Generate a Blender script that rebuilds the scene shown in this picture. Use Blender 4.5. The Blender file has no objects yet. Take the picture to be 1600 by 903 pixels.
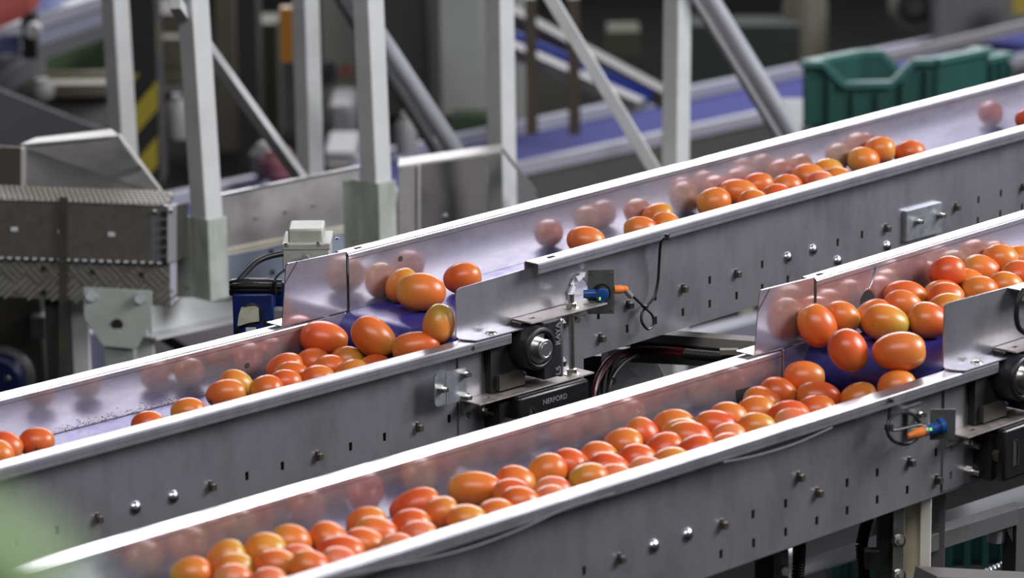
import bpy, bmesh, math, random
from mathutils import Vector, Matrix

random.seed(7)
SC = bpy.context.scene
COL = SC.collection

# ------------------------------------------------------------------ camera
F_PX = 5405.42                                   # focal length in pixels of a 1600 px wide frame
CAM_POS = Vector((0.0, 0.0, 2.12))
CAM_RIGHT = Vector((0.70370074, -0.710389, -0.01235872))
CAM_UP = Vector((0.17796121, 0.15939237, 0.97104268))
CAM_FWD = Vector((0.68784815, 0.68552282, -0.23858621))
cam_data = bpy.data.cameras.new('camera')
cam = bpy.data.objects.new('camera', cam_data)
COL.objects.link(cam)
rot = Matrix((CAM_RIGHT, CAM_UP, -CAM_FWD)).transposed().to_4x4()
cam.matrix_world = Matrix.Translation(CAM_POS) @ rot
cam_data.sensor_fit = 'HORIZONTAL'
cam_data.sensor_width = 36.0
cam_data.lens = 36.0 * F_PX / 1600.0
cam_data.clip_start = 0.05
cam_data.clip_end = 100
cam_data.dof.use_dof = True
cam_data.dof.focus_distance = 4.78
cam_data.dof.aperture_fstop = 4.8
SC.camera = cam

# ------------------------------------------------------------------ world, lamps, exposure
world = bpy.data.worlds.new('hall_ambient')
SC.world = world
world.use_nodes = True
wb = world.node_tree.nodes['Background']
wb.inputs['Color'].default_value = (0.80, 0.84, 1.0, 1)
wb.inputs['Strength'].default_value = 0.07


def area_light(name, loc, target, sx, sy, power, color=(1, 1, 1)):
    d = bpy.data.lights.new(name, 'AREA')
    d.shape = 'RECTANGLE'
    d.size = sx
    d.size_y = sy
    d.energy = power
    d.color = color
    o = bpy.data.objects.new(name, d)
    COL.objects.link(o)
    o.location = loc
    o.rotation_euler = (Vector(target) - Vector(loc)).to_track_quat('-Z', 'Y').to_euler()
    return o


area_light('unseen_back_light', (9.4, 9.0, 3.5), (3.4, 3.2, 0.9), 7.5, 2.2, 540, (0.95, 0.96, 1.0))  # unseen area light, added to whiten flange tops and tomato rims
area_light('high_window_right', (7.6, -1.2, 4.6), (3.8, 3.4, 0.7), 4.0, 2.4, 690, (0.95, 0.95, 1.0))
area_light('unseen_front_fill', (0.6, 0.6, 4.6), (3.0, 3.1, 0.9), 4.0, 1.4, 125, (1.0, 0.97, 0.97))  # unseen fill, added to lift the sides that face the camera
SC.view_settings.view_transform = 'Standard'
SC.view_settings.look = 'None'
SC.view_settings.exposure = 0.0
SC.view_settings.gamma = 1.0
SC.view_settings.use_curve_mapping = False


def at(px, py, depth):
    """World point that lies 'depth' metres in front of the camera at a measured place of the photograph."""
    return CAM_POS + (CAM_FWD + CAM_RIGHT * ((px - 800.0) / F_PX) + CAM_UP * ((451.5 - py) / F_PX)) * depth


def at_y(px, py, y):
    r = CAM_FWD + CAM_RIGHT * ((px - 800.0) / F_PX) + CAM_UP * ((451.5 - py) / F_PX)
    return CAM_POS + r * ((y - CAM_POS.y) / r.y)


# ------------------------------------------------------------------ materials
MATS = {}


def mat(name, color, rough=0.5, metal=0.0, noise=0.0, nscale=30.0, rnoise=0.0, bump=0.0, stretch=None,
        spec=0.5, color2=None, coat=0.0, emit=None, emit_strength=0.0):
    if name in MATS:
        return MATS[name]
    m = bpy.data.materials.new(name)
    m.use_nodes = True
    nt = m.node_tree
    b = nt.nodes['Principled BSDF']
    b.inputs['Base Color'].default_value = (*color, 1)
    b.inputs['Roughness'].default_value = rough
    b.inputs['Metallic'].default_value = metal
    b.inputs['Specular IOR Level'].default_value = spec
    b.inputs['Coat Weight'].default_value = coat
    if emit:
        b.inputs['Emission Color'].default_value = (*emit, 1)
        b.inputs['Emission Strength'].default_value = emit_strength
    if noise or rnoise or bump:
        tc = nt.nodes.new('ShaderNodeTexCoord')
        mp = nt.nodes.new('ShaderNodeMapping')
        if stretch:
            mp.inputs['Scale'].default_value = stretch
        nz = nt.nodes.new('ShaderNodeTexNoise')
        nz.inputs['Scale'].default_value = nscale
        nz.inputs['Detail'].default_value = 6
        nz.inputs['Roughness'].default_value = 0.65
        geo = nt.nodes.new('ShaderNodeNewGeometry')
        nt.links.new(geo.outputs['Position'], mp.inputs['Vector'])
        nt.links.new(mp.outputs['Vector'], nz.inputs['Vector'])
        if noise:
            ramp = nt.nodes.new('ShaderNodeValToRGB')
            c2 = color2 if color2 else tuple(max(0, c * (1 - noise)) for c in color)
            ramp.color_ramp.elements[0].color = (*c2, 1)
            ramp.color_ramp.elements[1].color = (*color, 1)
            ramp.color_ramp.elements[0].position = 0.32
            ramp.color_ramp.elements[1].position = 0.62
            nt.links.new(nz.outputs['Fac'], ramp.inputs['Fac'])
            nt.links.new(ramp.outputs['Color'], b.inputs['Base Color'])
        if rnoise:
            mr = nt.nodes.new('ShaderNodeMapRange')
            mr.inputs['From Min'].default_value = 0.3
            mr.inputs['From Max'].default_value = 0.7
            mr.inputs['To Min'].default_value = max(0.02, rough - rnoise)
            mr.inputs['To Max'].default_value = min(1, rough + rnoise)
            nt.links.new(nz.outputs['Fac'], mr.inputs['Value'])
            nt.links.new(mr.outputs['Result'], b.inputs['Roughness'])
        if bump:
            bp = nt.nodes.new('ShaderNodeBump')
            bp.inputs['Strength'].default_value = bump
            bp.inputs['Distance'].default_value = 0.002
            nt.links.new(nz.outputs['Fac'], bp.inputs['Height'])
            nt.links.new(bp.outputs['Normal'], b.inputs['Normal'])
    MATS[name] = m
    return m




def sheet_metal(name, color, r_soft, r_sharp, sharp, noise, nscale, stretch):
    """scuffed stainless sheet: a broad satin lobe and a weaker clear one, cloudy wear in the colour"""
    m = bpy.data.materials.new(name)
    m.use_nodes = True
    nt = m.node_tree
    b = nt.nodes['Principled BSDF']
    out = nt.nodes['Material Output']
    b2 = nt.nodes.new('ShaderNodeBsdfPrincipled')
    mix = nt.nodes.new('ShaderNodeMixShader')
    geo = nt.nodes.new('ShaderNodeNewGeometry')
    mp = nt.nodes.new('ShaderNodeMapping')
    mp.inputs['Scale'].default_value = stretch
    nz = nt.nodes.new('ShaderNodeTexNoise')
    nz.inputs['Scale'].default_value = nscale
    nz.inputs['Detail'].default_value = 5
    nz.inputs['Roughness'].default_value = 0.6
    nt.links.new(geo.outputs['Position'], mp.inputs['Vector'])
    nt.links.new(mp.outputs['Vector'], nz.inputs['Vector'])
    ramp = nt.nodes.new('ShaderNodeValToRGB')
    ramp.color_ramp.elements[0].position = 0.36
    ramp.color_ramp.elements[0].color = (*[c * (1 - noise) for c in color], 1)
    ramp.color_ramp.elements[1].position = 0.60
    ramp.color_ramp.elements[1].color = (*color, 1)
    nz2 = nt.nodes.new('ShaderNodeTexNoise')
    nz2.inputs['Scale'].default_value = nscale * 6
    nz2.inputs['Detail'].default_value = 4
    mp2 = nt.nodes.new('ShaderNodeMapping')
    mp2.inputs['Scale'].default_value = (1.0, 1.0, 0.22)
    nt.links.new(geo.outputs['Position'], mp2.inputs['Vector'])
    nt.links.new(mp2.outputs['Vector'], nz2.inputs['Vector'])
    blend = nt.nodes.new('ShaderNodeMath')
    blend.operation = 'MULTIPLY_ADD'
    blend.inputs[1].default_value = 0.16
    sc = nt.nodes.new('ShaderNodeMath')
    sc.operation = 'MULTIPLY'
    sc.inputs[1].default_value = 0.84
    nt.links.new(nz.outputs['Fac'], sc.inputs[0])
    nt.links.new(nz2.outputs['Fac'], blend.inputs[0])
    nt.links.new(sc.outputs[0], blend.inputs[2])
    nt.links.new(blend.outputs[0], ramp.inputs['Fac'])
    for q, r in ((b, r_soft), (b2, r_sharp)):
        q.inputs['Metallic'].default_value = 1.0
        q.inputs['Roughness'].default_value = r
        nt.links.new(ramp.outputs['Color'], q.inputs['Base Color'])
    b.inputs['Metallic'].default_value = 0.75
    mr = nt.nodes.new('ShaderNodeMapRange')
    mr.inputs['From Min'].default_value = 0.3
    mr.inputs['From Max'].default_value = 0.7
    mr.inputs['To Min'].default_value = sharp * 0.65
    mr.inputs['To Max'].default_value = sharp * 1.35
    nt.links.new(nz.outputs['Fac'], mr.inputs['Value'])
    nt.links.new(mr.outputs['Result'], mix.inputs['Fac'])
    nt.links.new(b.outputs[0], mix.inputs[1])
    nt.links.new(b2.outputs[0], mix.inputs[2])
    nt.links.new(mix.outputs[0], out.inputs['Surface'])
    return m


STEEL = sheet_metal('stainless_sheet', (0.66, 0.62, 0.67), 0.38, 0.11, 0.54, 0.14, 11, (1, 1, 3))
STEEL_OUT = sheet_metal('stainless_sheet_worn', (0.47, 0.46, 0.50), 0.40, 0.22, 0.28, 0.36, 16, (1, 1, 0.6))
STEEL_EDGE = mat('stainless_edge', (0.70, 0.68, 0.69), 0.30, 1.0)
GALV = mat('galvanised_plate', (0.50, 0.54, 0.57), 0.42, 0.9, 0.15, 60, 0.06)
GALV_DIRTY = mat('dusty_galvanised_strip', (0.42, 0.38, 0.35), 0.55, 0.75, 0.35, 70, 0.1)
ZINC = mat('zinc_bolt', (0.66, 0.66, 0.60), 0.28, 1.0, 0.25, 120)
NUTMAT = mat('dark_zinc_stud', (0.075, 0.065, 0.05), 0.45, 0.5)
CHROME = mat('polished_dome_bolt', (0.70, 0.72, 0.76), 0.22, 1.0)
BELT = mat('blue_violet_belt', (0.035, 0.036, 0.24), 0.36, 0.0, 0.3, 45, 0.10, 0.0, None, 0.5)
BLACK = mat('black_cast_iron', (0.012, 0.013, 0.015), 0.42, 0.0, 0.3, 60, 0.08)
BLACKBOX = mat('black_satin_enamel', (0.010, 0.010, 0.011), 0.30)
RUBBER = mat('black_rubber', (0.012, 0.012, 0.013), 0.38)
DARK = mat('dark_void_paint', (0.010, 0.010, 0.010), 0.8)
POST = mat('pale_grey_paint', (0.56, 0.57, 0.56), 0.42, 0.0, 0.10, 18)
POST_OLD = mat('aged_grey_green_paint', (0.42, 0.45, 0.41), 0.5, 0.0, 0.35, 25, 0, 0, (1, 1, 0.35), 0.5, (0.24, 0.28, 0.22))
GREYGREEN = mat('grey_green_paint', (0.30, 0.335, 0.30), 0.5, 0.0, 0.15, 25)
BRUSHED = mat('brushed_aluminium_panel', (0.46, 0.44, 0.43), 0.42, 0.45, 0.2, 20, 0.08)
TUBE = mat('galvanised_tube', (0.52, 0.53, 0.57), 0.34, 0.35, 0.1, 20)
BLUEPAINT = mat('blue_gearbox_paint', (0.008, 0.022, 0.13), 0.35, 0.0, 0.2, 50)
GREYPLASTIC = mat('grey_junction_box', (0.42, 0.42, 0.37), 0.5, 0.0, 0.18, 60)
TAPE = mat('beige_masking_tape', (0.42, 0.42, 0.32), 0.7, 0.0, 0.25, 70)
DUSTBLACK = mat('dusty_dark_steel', (0.066, 0.060, 0.049), 0.5, 0.3, 0.3, 60)
CHECKER = mat('chequer_plate', (0.13, 0.125, 0.11), 0.45, 0.6, 0.3, 60, 0.1)
OLIVE = mat('dull_zinc_plate', (0.19, 0.205, 0.19), 0.42, 0.6, 0.2, 50)
SENSORBLUE = mat('blue_sensor_plastic', (0.010, 0.060, 0.24), 0.35)
ORANGE = mat('orange_plug', (0.75, 0.20, 0.03), 0.42)
GREENLED = mat('green_indicator', (0.15, 0.7, 0.02), 0.4, emit=(0.25, 1.0, 0.05), emit_strength=1.2)
REDHOSE = mat('dark_red_hose', (0.09, 0.010, 0.012), 0.4)
PAPER = mat('white_paper_tape', (0.66, 0.66, 0.68), 0.6, 0.0, 0.12, 80)
CRATE = mat('green_crate_plastic', (0.013, 0.070, 0.058), 0.5, 0.0, 0.2, 12)
CREAM = mat('cream_plastic', (0.58, 0.53, 0.38), 0.5, 0.0, 0.1, 30)
FLOORM = mat('concrete_floor', (0.010, 0.010, 0.0095), 0.95, 0.0, 0.3, 3, spec=0.05)
WALLM = mat('dark_hall_wall', (0.026, 0.027, 0.024), 0.8, 0.0, 0.4, 1.2)
CABINET = mat('grey_green_cabinet', (0.145, 0.155, 0.135), 0.6, 0.0, 0.08, 4)
CABINET2 = mat('pale_cabinet_door', (0.30, 0.31, 0.285), 0.6, 0.0, 0.08, 4)
YELLOW = mat('hazard_yellow', (0.25, 0.195, 0.004), 0.6)
BEIGE = mat('beige_panel', (0.14, 0.12, 0.075), 0.7, 0.0, 0.3, 5)
RED = mat('red_plastic', (0.23, 0.022, 0.013), 0.5)
BLUETOP = mat('bright_blue_belt', (0.012, 0.035, 0.30), 0.45)
LILAC = mat('pale_lilac_rail', (0.34, 0.335, 0.39), 0.5)
GREENP = mat('green_machine_paint', (0.035, 0.075, 0.022), 0.55, 0.0, 0.2, 8)
ORANGEP = mat('amber_panel', (0.26, 0.105, 0.006), 0.5)
PINK = mat('pink_plastic', (0.24, 0.085, 0.10), 0.6)
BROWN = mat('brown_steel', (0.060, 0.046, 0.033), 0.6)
DIRT = mat('dry_tomato_dirt', (0.22, 0.165, 0.11), 0.9, 0.0, 0.4, 300)
PENLINE = mat('dark_line', (0.05, 0.03, 0.035), 0.7)
FOREGREEN = mat('fresh_green_plastic', (0.16, 0.27, 0.09), 0.6)
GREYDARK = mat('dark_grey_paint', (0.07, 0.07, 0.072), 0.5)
GREYMID = mat('mid_grey_paint', (0.20, 0.195, 0.20), 0.5)


def tomato_mat(name, body, stem, blush):
    m = bpy.data.materials.new(name)
    m.use_nodes = True
    nt = m.node_tree
    b = nt.nodes['Principled BSDF']
    tc = nt.nodes.new('ShaderNodeTexCoord')
    sep = nt.nodes.new('ShaderNodeSeparateXYZ')
    nt.links.new(tc.outputs['Generated'], sep.inputs['Vector'])
    nz = nt.nodes.new('ShaderNodeTexNoise')
    nz.inputs['Scale'].default_value = 1.6
    nz.inputs['Detail'].default_value = 3
    oi = nt.nodes.new('ShaderNodeObjectInfo')
    add = nt.nodes.new('ShaderNodeVectorMath')
    add.operation = 'ADD'
    sc = nt.nodes.new('ShaderNodeMath')
    sc.operation = 'MULTIPLY'
    sc.inputs[1].default_value = 40
    nt.links.new(oi.outputs['Random'], sc.inputs[0])
    nt.links.new(tc.outputs['Generated'], add.inputs[0])
    nt.links.new(sc.outputs[0], add.inputs[1])
    nt.links.new(add.outputs[0], nz.inputs['Vector'])
    ma = nt.nodes.new('ShaderNodeMath')
    ma.operation = 'MULTIPLY_ADD'
    ma.inputs[1].default_value = 0.55
    nt.links.new(nz.outputs['Fac'], ma.inputs[0])
    nt.links.new(sep.outputs['X'], ma.inputs[2])
    ramp = nt.nodes.new('ShaderNodeValToRGB')
    e = ramp.color_ramp.elements
    e[0].position = 0.30
    e[0].color = (*blush, 1)
    e[1].position = 1.18 if False else 1.0
    e[1].color = (*stem, 1)
    mid = e.new(0.72)
    mid.color = (*body, 1)
    sub = nt.nodes.new('ShaderNodeMath')
    sub.operation = 'MULTIPLY'
    sub.inputs[1].default_value = 0.80
    nt.links.new(ma.outputs[0], sub.inputs[0])
    nt.links.new(sub.outputs[0], ramp.inputs['Fac'])
    hs = nt.nodes.new('ShaderNodeHueSaturation')
    mr = nt.nodes.new('ShaderNodeMapRange')
    mr.inputs['To Min'].default_value = 0.494
    mr.inputs['To Max'].default_value = 0.508
    nt.links.new(oi.outputs['Random'], mr.inputs['Value'])
    nt.links.new(mr.outputs['Result'], hs.inputs['Hue'])
    nt.links.new(ramp.outputs['Color'], hs.inputs['Color'])
    nt.links.new(hs.outputs['Color'], b.inputs['Base Color'])
    b.inputs['Roughness'].default_value = 0.32
    b.inputs['Specular IOR Level'].default_value = 0.55
    b.inputs['Subsurface Weight'].default_value = 0.12
    b.inputs['Subsurface Radius'].default_value = (0.012, 0.004, 0.002)
    b.inputs['Subsurface Scale'].default_value = 0.5
    return m


TOM = {'r': tomato_mat('tomato_red', (0.66, 0.125, 0.026), (0.60, 0.18, 0.03), (0.60, 0.090, 0.016)),
       'o': tomato_mat('tomato_orange', (0.67, 0.185, 0.034), (0.60, 0.25, 0.04), (0.65, 0.145, 0.024)),
       'y': tomato_mat('tomato_yellowish', (0.64, 0.24, 0.034), (0.52, 0.32, 0.045), (0.64, 0.17, 0.025)),
       'p': tomato_mat('tomato_highlight_washed', (0.70, 0.20, 0.09), (0.66, 0.28, 0.10), (0.68, 0.15, 0.06))}  # paler body colour carries the washed-out highlights of these tomatoes


# ------------------------------------------------------------------ mesh helpers
ORG = {}


class MB:
    def __init__(self):
        self.v = []
        self.f = []

    def add(self, vs, fs):
        n = len(self.v)
        self.v += [Vector(p) for p in vs]
        self.f += [tuple(i + n for i in q) for q in fs]
        return self

    def box(self, c, s, ax=None):
        c = Vector(c)
        ax = ax or (Vector((1, 0, 0)), Vector((0, 1, 0)), Vector((0, 0, 1)))
        vs = []
        for i in (-.5, .5):
            for j in (-.5, .5):
                for k in (-.5, .5):
                    vs.append(c + ax[0] * (i * s[0]) + ax[1] * (j * s[1]) + ax[2] * (k * s[2]))
        return self.add(vs, [(0, 1, 3, 2), (4, 6, 7, 5), (0, 4, 5, 1), (2, 3, 7, 6), (0, 2, 6, 4), (1, 5, 7, 3)])

    def bb(self, x0, x1, y0, y1, z0, z1):
        return self.box(((x0 + x1) / 2, (y0 + y1) / 2, (z0 + z1) / 2), (abs(x1 - x0), abs(y1 - y0), abs(z1 - z0)))

    def bar(self, p0, p1, w, h, up=Vector((0, 0, 1))):
        p0, p1 = Vector(p0), Vector(p1)
        d = (p1 - p0)
        L = d.length
        d.normalize()
        s = d.cross(up).normalized()
        u = s.cross(d).normalized()
        return self.box((p0 + p1) / 2, (L, w, h), (d, s, u))

    def cyl(self, p0, p1, r, r2=None, n=16):
        p0, p1 = Vector(p0), Vector(p1)
        r2 = r if r2 is None else r2
        d = (p1 - p0).normalized()
        a = d.orthogonal().normalized()
        b = d.cross(a)
        vs = []
        for p, q in ((p0, r), (p1, r2)):
            for i in range(n):
                t = 2 * math.pi * i / n
                vs.append(p + (a * math.cos(t) + b * math.sin(t)) * q)
        fs = [(i, (i + 1) % n, n + (i + 1) % n, n + i) for i in range(n)]
        fs += [tuple(range(n - 1, -1, -1)), tuple(range(n, 2 * n))]
        return self.add(vs, fs)

    def lathe(self, prof, o, axis, n=20):
        """prof: list of (radius, height along axis)"""
        o, d = Vector(o), Vector(axis).normalized()
        a = d.orthogonal().normalized()
        b = d.cross(a)
        vs = []
        for r, h in prof:
            for i in range(n):
                t = 2 * math.pi * i / n
                vs.append(o + d * h + (a * math.cos(t) + b * math.sin(t)) * max(r, 1e-5))
        fs = []
        for k in range(len(prof) - 1):
            for i in range(n):
                j = (i + 1) % n
                fs.append((k * n + i, k * n + j, (k + 1) * n + j, (k + 1) * n + i))
        fs.append(tuple(range(n - 1, -1, -1)))
        m = (len(prof) - 1) * n
        fs.append(tuple(range(m, m + n)))
        return self.add(vs, fs)

    def tube(self, pts, r, n=8, smooth=6):
        pts = [Vector(p) for p in pts]
        if smooth and len(pts) > 2:
            q = []
            ext = [pts[0] * 2 - pts[1]] + pts + [pts[-1] * 2 - pts[-2]]
            for i in range(1, len(ext) - 2):
                p0, p1, p2, p3 = ext[i - 1:i + 3]
                for k in range(smooth):
                    t = k / smooth
                    q.append(0.5 * ((2 * p1) + (p2 - p0) * t + (2 * p0 - 5 * p1 + 4 * p2 - p3) * t * t + (3 * p1 - p0 - 3 * p2 + p3) * t ** 3))
            q.append(pts[-1])
            pts = q
        a = None
        vs = []
        for i, p in enumerate(pts):
            d = (pts[min(i + 1, len(pts) - 1)] - pts[max(i - 1, 0)]).normalized()
            a = d.orthogonal() if a is None else (a - d * a.dot(d))
            a.normalize()
            b = d.cross(a)
            for k in range(n):
                t = 2 * math.pi * k / n
                vs.append(p + (a * math.cos(t) + b * math.sin(t)) * r)
        fs = []
        for i in range(len(pts) - 1):
            for k in range(n):
                j = (k + 1) % n
                fs.append((i * n + k, i * n + j, (i + 1) * n + j, (i + 1) * n + k))
        fs.append(tuple(range(n - 1, -1, -1)))
        m = (len(pts) - 1) * n
        fs.append(tuple(range(m, m + n)))
        return self.add(vs, fs)

    def prism(self, poly, d):
        """closed 3D polygon extruded by vector d"""
        poly = [Vector(p) for p in poly]
        d = Vector(d)
        n = len(poly)
        vs = poly + [p + d for p in poly]
        fs = [tuple(range(n - 1, -1, -1)), tuple(range(n, 2 * n))]
        fs += [(i, (i + 1) % n, n + (i + 1) % n, n + i) for i in range(n)]
        return self.add(vs, fs)

    def strip(self, prof, x0, x1, slope=0.0):
        """profile polygon of (y, z) pairs extruded from x0 to x1 along a line that climbs by slope"""
        n = len(prof)
        vs = [(x0, y, z) for y, z in prof] + [(x1, y, z + slope * (x1 - x0)) for y, z in prof]
        fs = [tuple(range(n)), tuple(range(2 * n - 1, n - 1, -1))]
        fs += [((i + 1) % n, i, n + i, n + (i + 1) % n) for i in range(n)]
        return self.add(vs, fs)

    def build(self, name, m, parent=None, smooth=30, bevel=0.0, fix=True):
        lo = Vector((min(p.x for p in self.v), min(p.y for p in self.v), min(p.z for p in self.v)))
        hi = Vector((max(p.x for p in self.v), max(p.y for p in self.v), max(p.z for p in self.v)))
        c = (lo + hi) / 2
        me = bpy.data.meshes.new(name)
        me.from_pydata([p - c for p in self.v], [], self.f)
        if fix:
            bm = bmesh.new()
            bm.from_mesh(me)
            bmesh.ops.recalc_face_normals(bm, faces=bm.faces)
            bm.to_mesh(me)
            bm.free()
        if smooth:
            me.shade_smooth()
            me.set_sharp_from_angle(angle=math.radians(smooth))
        me.materials.append(m)
        o = bpy.data.objects.new(name, me)
        COL.objects.link(o)
        ORG[o.name] = c
        if parent is not None:
            o.parent = parent
            o.location = c - ORG[parent.name]
        else:
            o.location = c
        if bevel:
            b = o.modifiers.new('bevel', 'BEVEL')
            b.width = bevel
            b.segments = 2
            b.limit_method = 'ANGLE'
        return o


def thing(name, label, cat, loc, group=None):
    o = bpy.data.objects.new(name, None)
    o.empty_display_size = 0.05
    COL.objects.link(o)
    o.location = loc
    ORG[o.name] = Vector(loc)
    return tag(o, label, cat, group)


def tag(o, label, cat, group=None):
    o['label'] = label
    o['category'] = cat
    if group:
        o['group'] = group
    return o


def structure(o):
    o['kind'] = 'structure'
    return o


def copy_part(src, loc, parent):
    """copy of a mesh part (shared mesh) whose origin goes to the world point loc"""
    c = src.copy()
    COL.objects.link(c)
    c.parent = parent
    c.location = Vector(loc) - ORG[parent.name]
    ORG[c.name] = Vector(loc)
    return c


def cut(o, cutters):
    """cut box shaped holes (cx, cy, cz, sx, sy, sz) or round ones (cx, cy, cz, r) through a mesh object"""
    mb = MB()
    for k in cutters:
        if len(k) == 6:
            mb.box(k[:3], k[3:])
        else:
            mb.cyl((k[0], k[1] - .02, k[2]), (k[0], k[1] + .02, k[2]), k[3], n=24)
    c = mb.build('cutter', DARK)
    md = o.modifiers.new('holes', 'BOOLEAN')
    md.operation = 'DIFFERENCE'
    md.solver = 'EXACT'
    md.object = c
    bpy.context.view_layer.update()
    dg = bpy.context.evaluated_depsgraph_get()
    me = bpy.data.meshes.new_from_object(o.evaluated_get(dg))
    o.modifiers.clear()
    me.shade_smooth()
    me.set_sharp_from_angle(angle=math.radians(20))
    o.data = me
    bpy.data.objects.remove(c)


def crisp(o):
    w = o.modifiers.new('weighted_normals', 'WEIGHTED_NORMAL')
    w.keep_sharp = True


def text_mesh(body, size, origin, xdir, ydir, depth, m, name, parent):
    cu = bpy.data.curves.new(name, 'FONT')
    cu.body = body
    cu.size = size
    cu.extrude = depth
    t = bpy.data.objects.new(name, cu)
    COL.objects.link(t)
    bpy.context.view_layer.update()
    me = bpy.data.meshes.new_from_object(t.evaluated_get(bpy.context.evaluated_depsgraph_get()))
    bpy.data.objects.remove(t)
    xd, yd = Vector(xdir).normalized(), Vector(ydir).normalized()
    zd = xd.cross(yd)
    R = Matrix((xd, yd, zd)).transposed()
    for v in me.vertices:
        v.co = R @ v.co
    me.materials.append(m)
    o = bpy.data.objects.new(name, me)
    COL.objects.link(o)
    o.parent = parent
    o.location = Vector(origin) - ORG[parent.name]
    ORG[o.name] = Vector(origin)
    return o


def sheet_profile(yw, z, H, out, fl=0.027, lip=0.0145, t=0.0016, r=0.003):
    """bent sheet: wall at y=yw, flange turned towards 'out' (+1/-1), lip down; returns closed (y, z) outline"""
    outer = [(yw, z - H), (yw, z - r)]
    for k in range(1, 4):
        a = math.pi / 2 * k / 3
        outer.append((yw + out * (r - r * math.cos(a)), z - r + r * math.sin(a)))
    e = yw + out * fl
    outer.append((e - out * r, z))
    for k in range(1, 4):
        a = math.pi / 2 * k / 3
        outer.append((e - out * (r - r * math.sin(a)), z - r + r * math.cos(a)))
    outer.append((e, z - lip))
    inner = [(e - out * t, z - lip), (e - out * t, z - r)]
    inner += [(e - out * (t + (r - t) * 0.5), z - t - 0.0004), (yw + out * r, z - t), (yw + out * t, z - r), (yw + out * t, z - H)]
    return outer + inner

# ------------------------------------------------------------------ setting
structure(MB().bb(-6, 22, -6, 22, -0.06, 0.0).build('floor', FLOORM))
structure(MB().box(CAM_POS + Vector((13.2, 13.2, 1.4)), (26, 0.2, 7.2), (Vector((.7071, -.7071, 0)), Vector((.7071, .7071, 0)), Vector((0, 0, 1)))).build('wall_back', WALLM))

# ------------------------------------------------------------------ fasteners
X, Y, Z = Vector((1, 0, 0)), Vector((0, 1, 0)), Vector((0, 0, 1))
PROTO = {}


def fastener(kind, p, parent):
    """p: point on a wall face whose outside looks towards -Y"""
    p = Vector(p)
    if kind not in PROTO:
        if kind == 'square_stud':
            mb = MB().box(p + Vector((0, -.0045, 0)), (.0070, .008, .0080)).box(p + Vector((0, -.001, .005)), (.0045, .003, .005))
            m, nm = NUTMAT, 'square_stud'
        elif kind == 'dome_bolt':
            mb = MB().lathe([(.0088, 0), (.0085, .0014), (.0070, .0032), (.0042, .0048), (.001, .0054)], p, -Y, 16)
            m, nm = CHROME, 'dome_bolt'
        elif kind == 'hex_bolt':
            mb = MB().lathe([(.0098, 0), (.0098, .0014)], p, -Y, 18).cyl(p - Y * .0014, p - Y * .0075, .0072, n=6).cyl(p - Y * .0075, p - Y * .019, .0042, n=10)
            m, nm = ZINC, 'hex_bolt'
        elif kind == 'small_bolt':
            mb = MB().cyl(p, p - Y * .005, .0058, n=6).cyl(p - Y * .005, p - Y * .012, .0032, n=10)
            m, nm = ZINC, 'nut_and_bolt'
        o = mb.build(nm, m, parent)
        PROTO[kind] = (o, ORG[o.name] - p)
        return o
    src, off = PROTO[kind]
    return copy_part(src, p + off, parent)


def slots(yface, pts, w=.0058, h=.0115):
    return [(x, yface, z, w, .02, h) for x, z in pts]


def lower_trough(label, dy, x0, xf, xn, fast, slot_pts, round_holes=()):
    """level stainless trough; dy shifts it from the middle line, xf / xn are the ends of its far and near wall"""
    yf, yn = 3.434 + dy, 3.215 + dy
    t = thing('trough_conveyor', label, 'conveyor', ((x0 + xn) / 2, (yf + yn) / 2, 0.78))
    fw = MB().strip(sheet_profile(yf, .95, .155, 1), x0, xf).build('far_wall', STEEL, t, 40)
    nw = MB().strip(sheet_profile(yn, .95, .166, -1), x0, xn).build('near_wall', STEEL_OUT, t, 40)
    cut(nw, slots(yn - .001, slot_pts))
    MB().bb(x0, xf - .02, yf - .0008, yf + .0002, .9418, .9424).build('seam_line', PENLINE, fw, 0)
    MB().bb(x0, xn - .002, yn - .0274, yn - .0268, .9415, .942).build('seam_line', PENLINE, nw, 0)
    MB().bb(x0, xn + .1, yn + .003, yf - .003, .874, .886).build('belt', BELT, t)
    MB().bb(x0, xn - .01, yn + .0035, yn + .0055, .79, .872).build('slot_shade_backing', DARK, t)  # black backing added behind the wall so the slots look dark
    crisp(fw)
    crisp(nw)
    MB().bb(x0, xn + .05, yn + .004, yf - .004, .80, .806).build('bottom_pan', GREYDARK, t)
    MB().bb(x0, xn, yn + .0005, yn + .022, .784, .7856).build('bottom_flange', STEEL_OUT, nw)
    for kind, pts in fast.items():
        for (x, z) in pts:
            fastener(kind, (x, yn - .0016, z), t)
    return t, fw, nw


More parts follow.
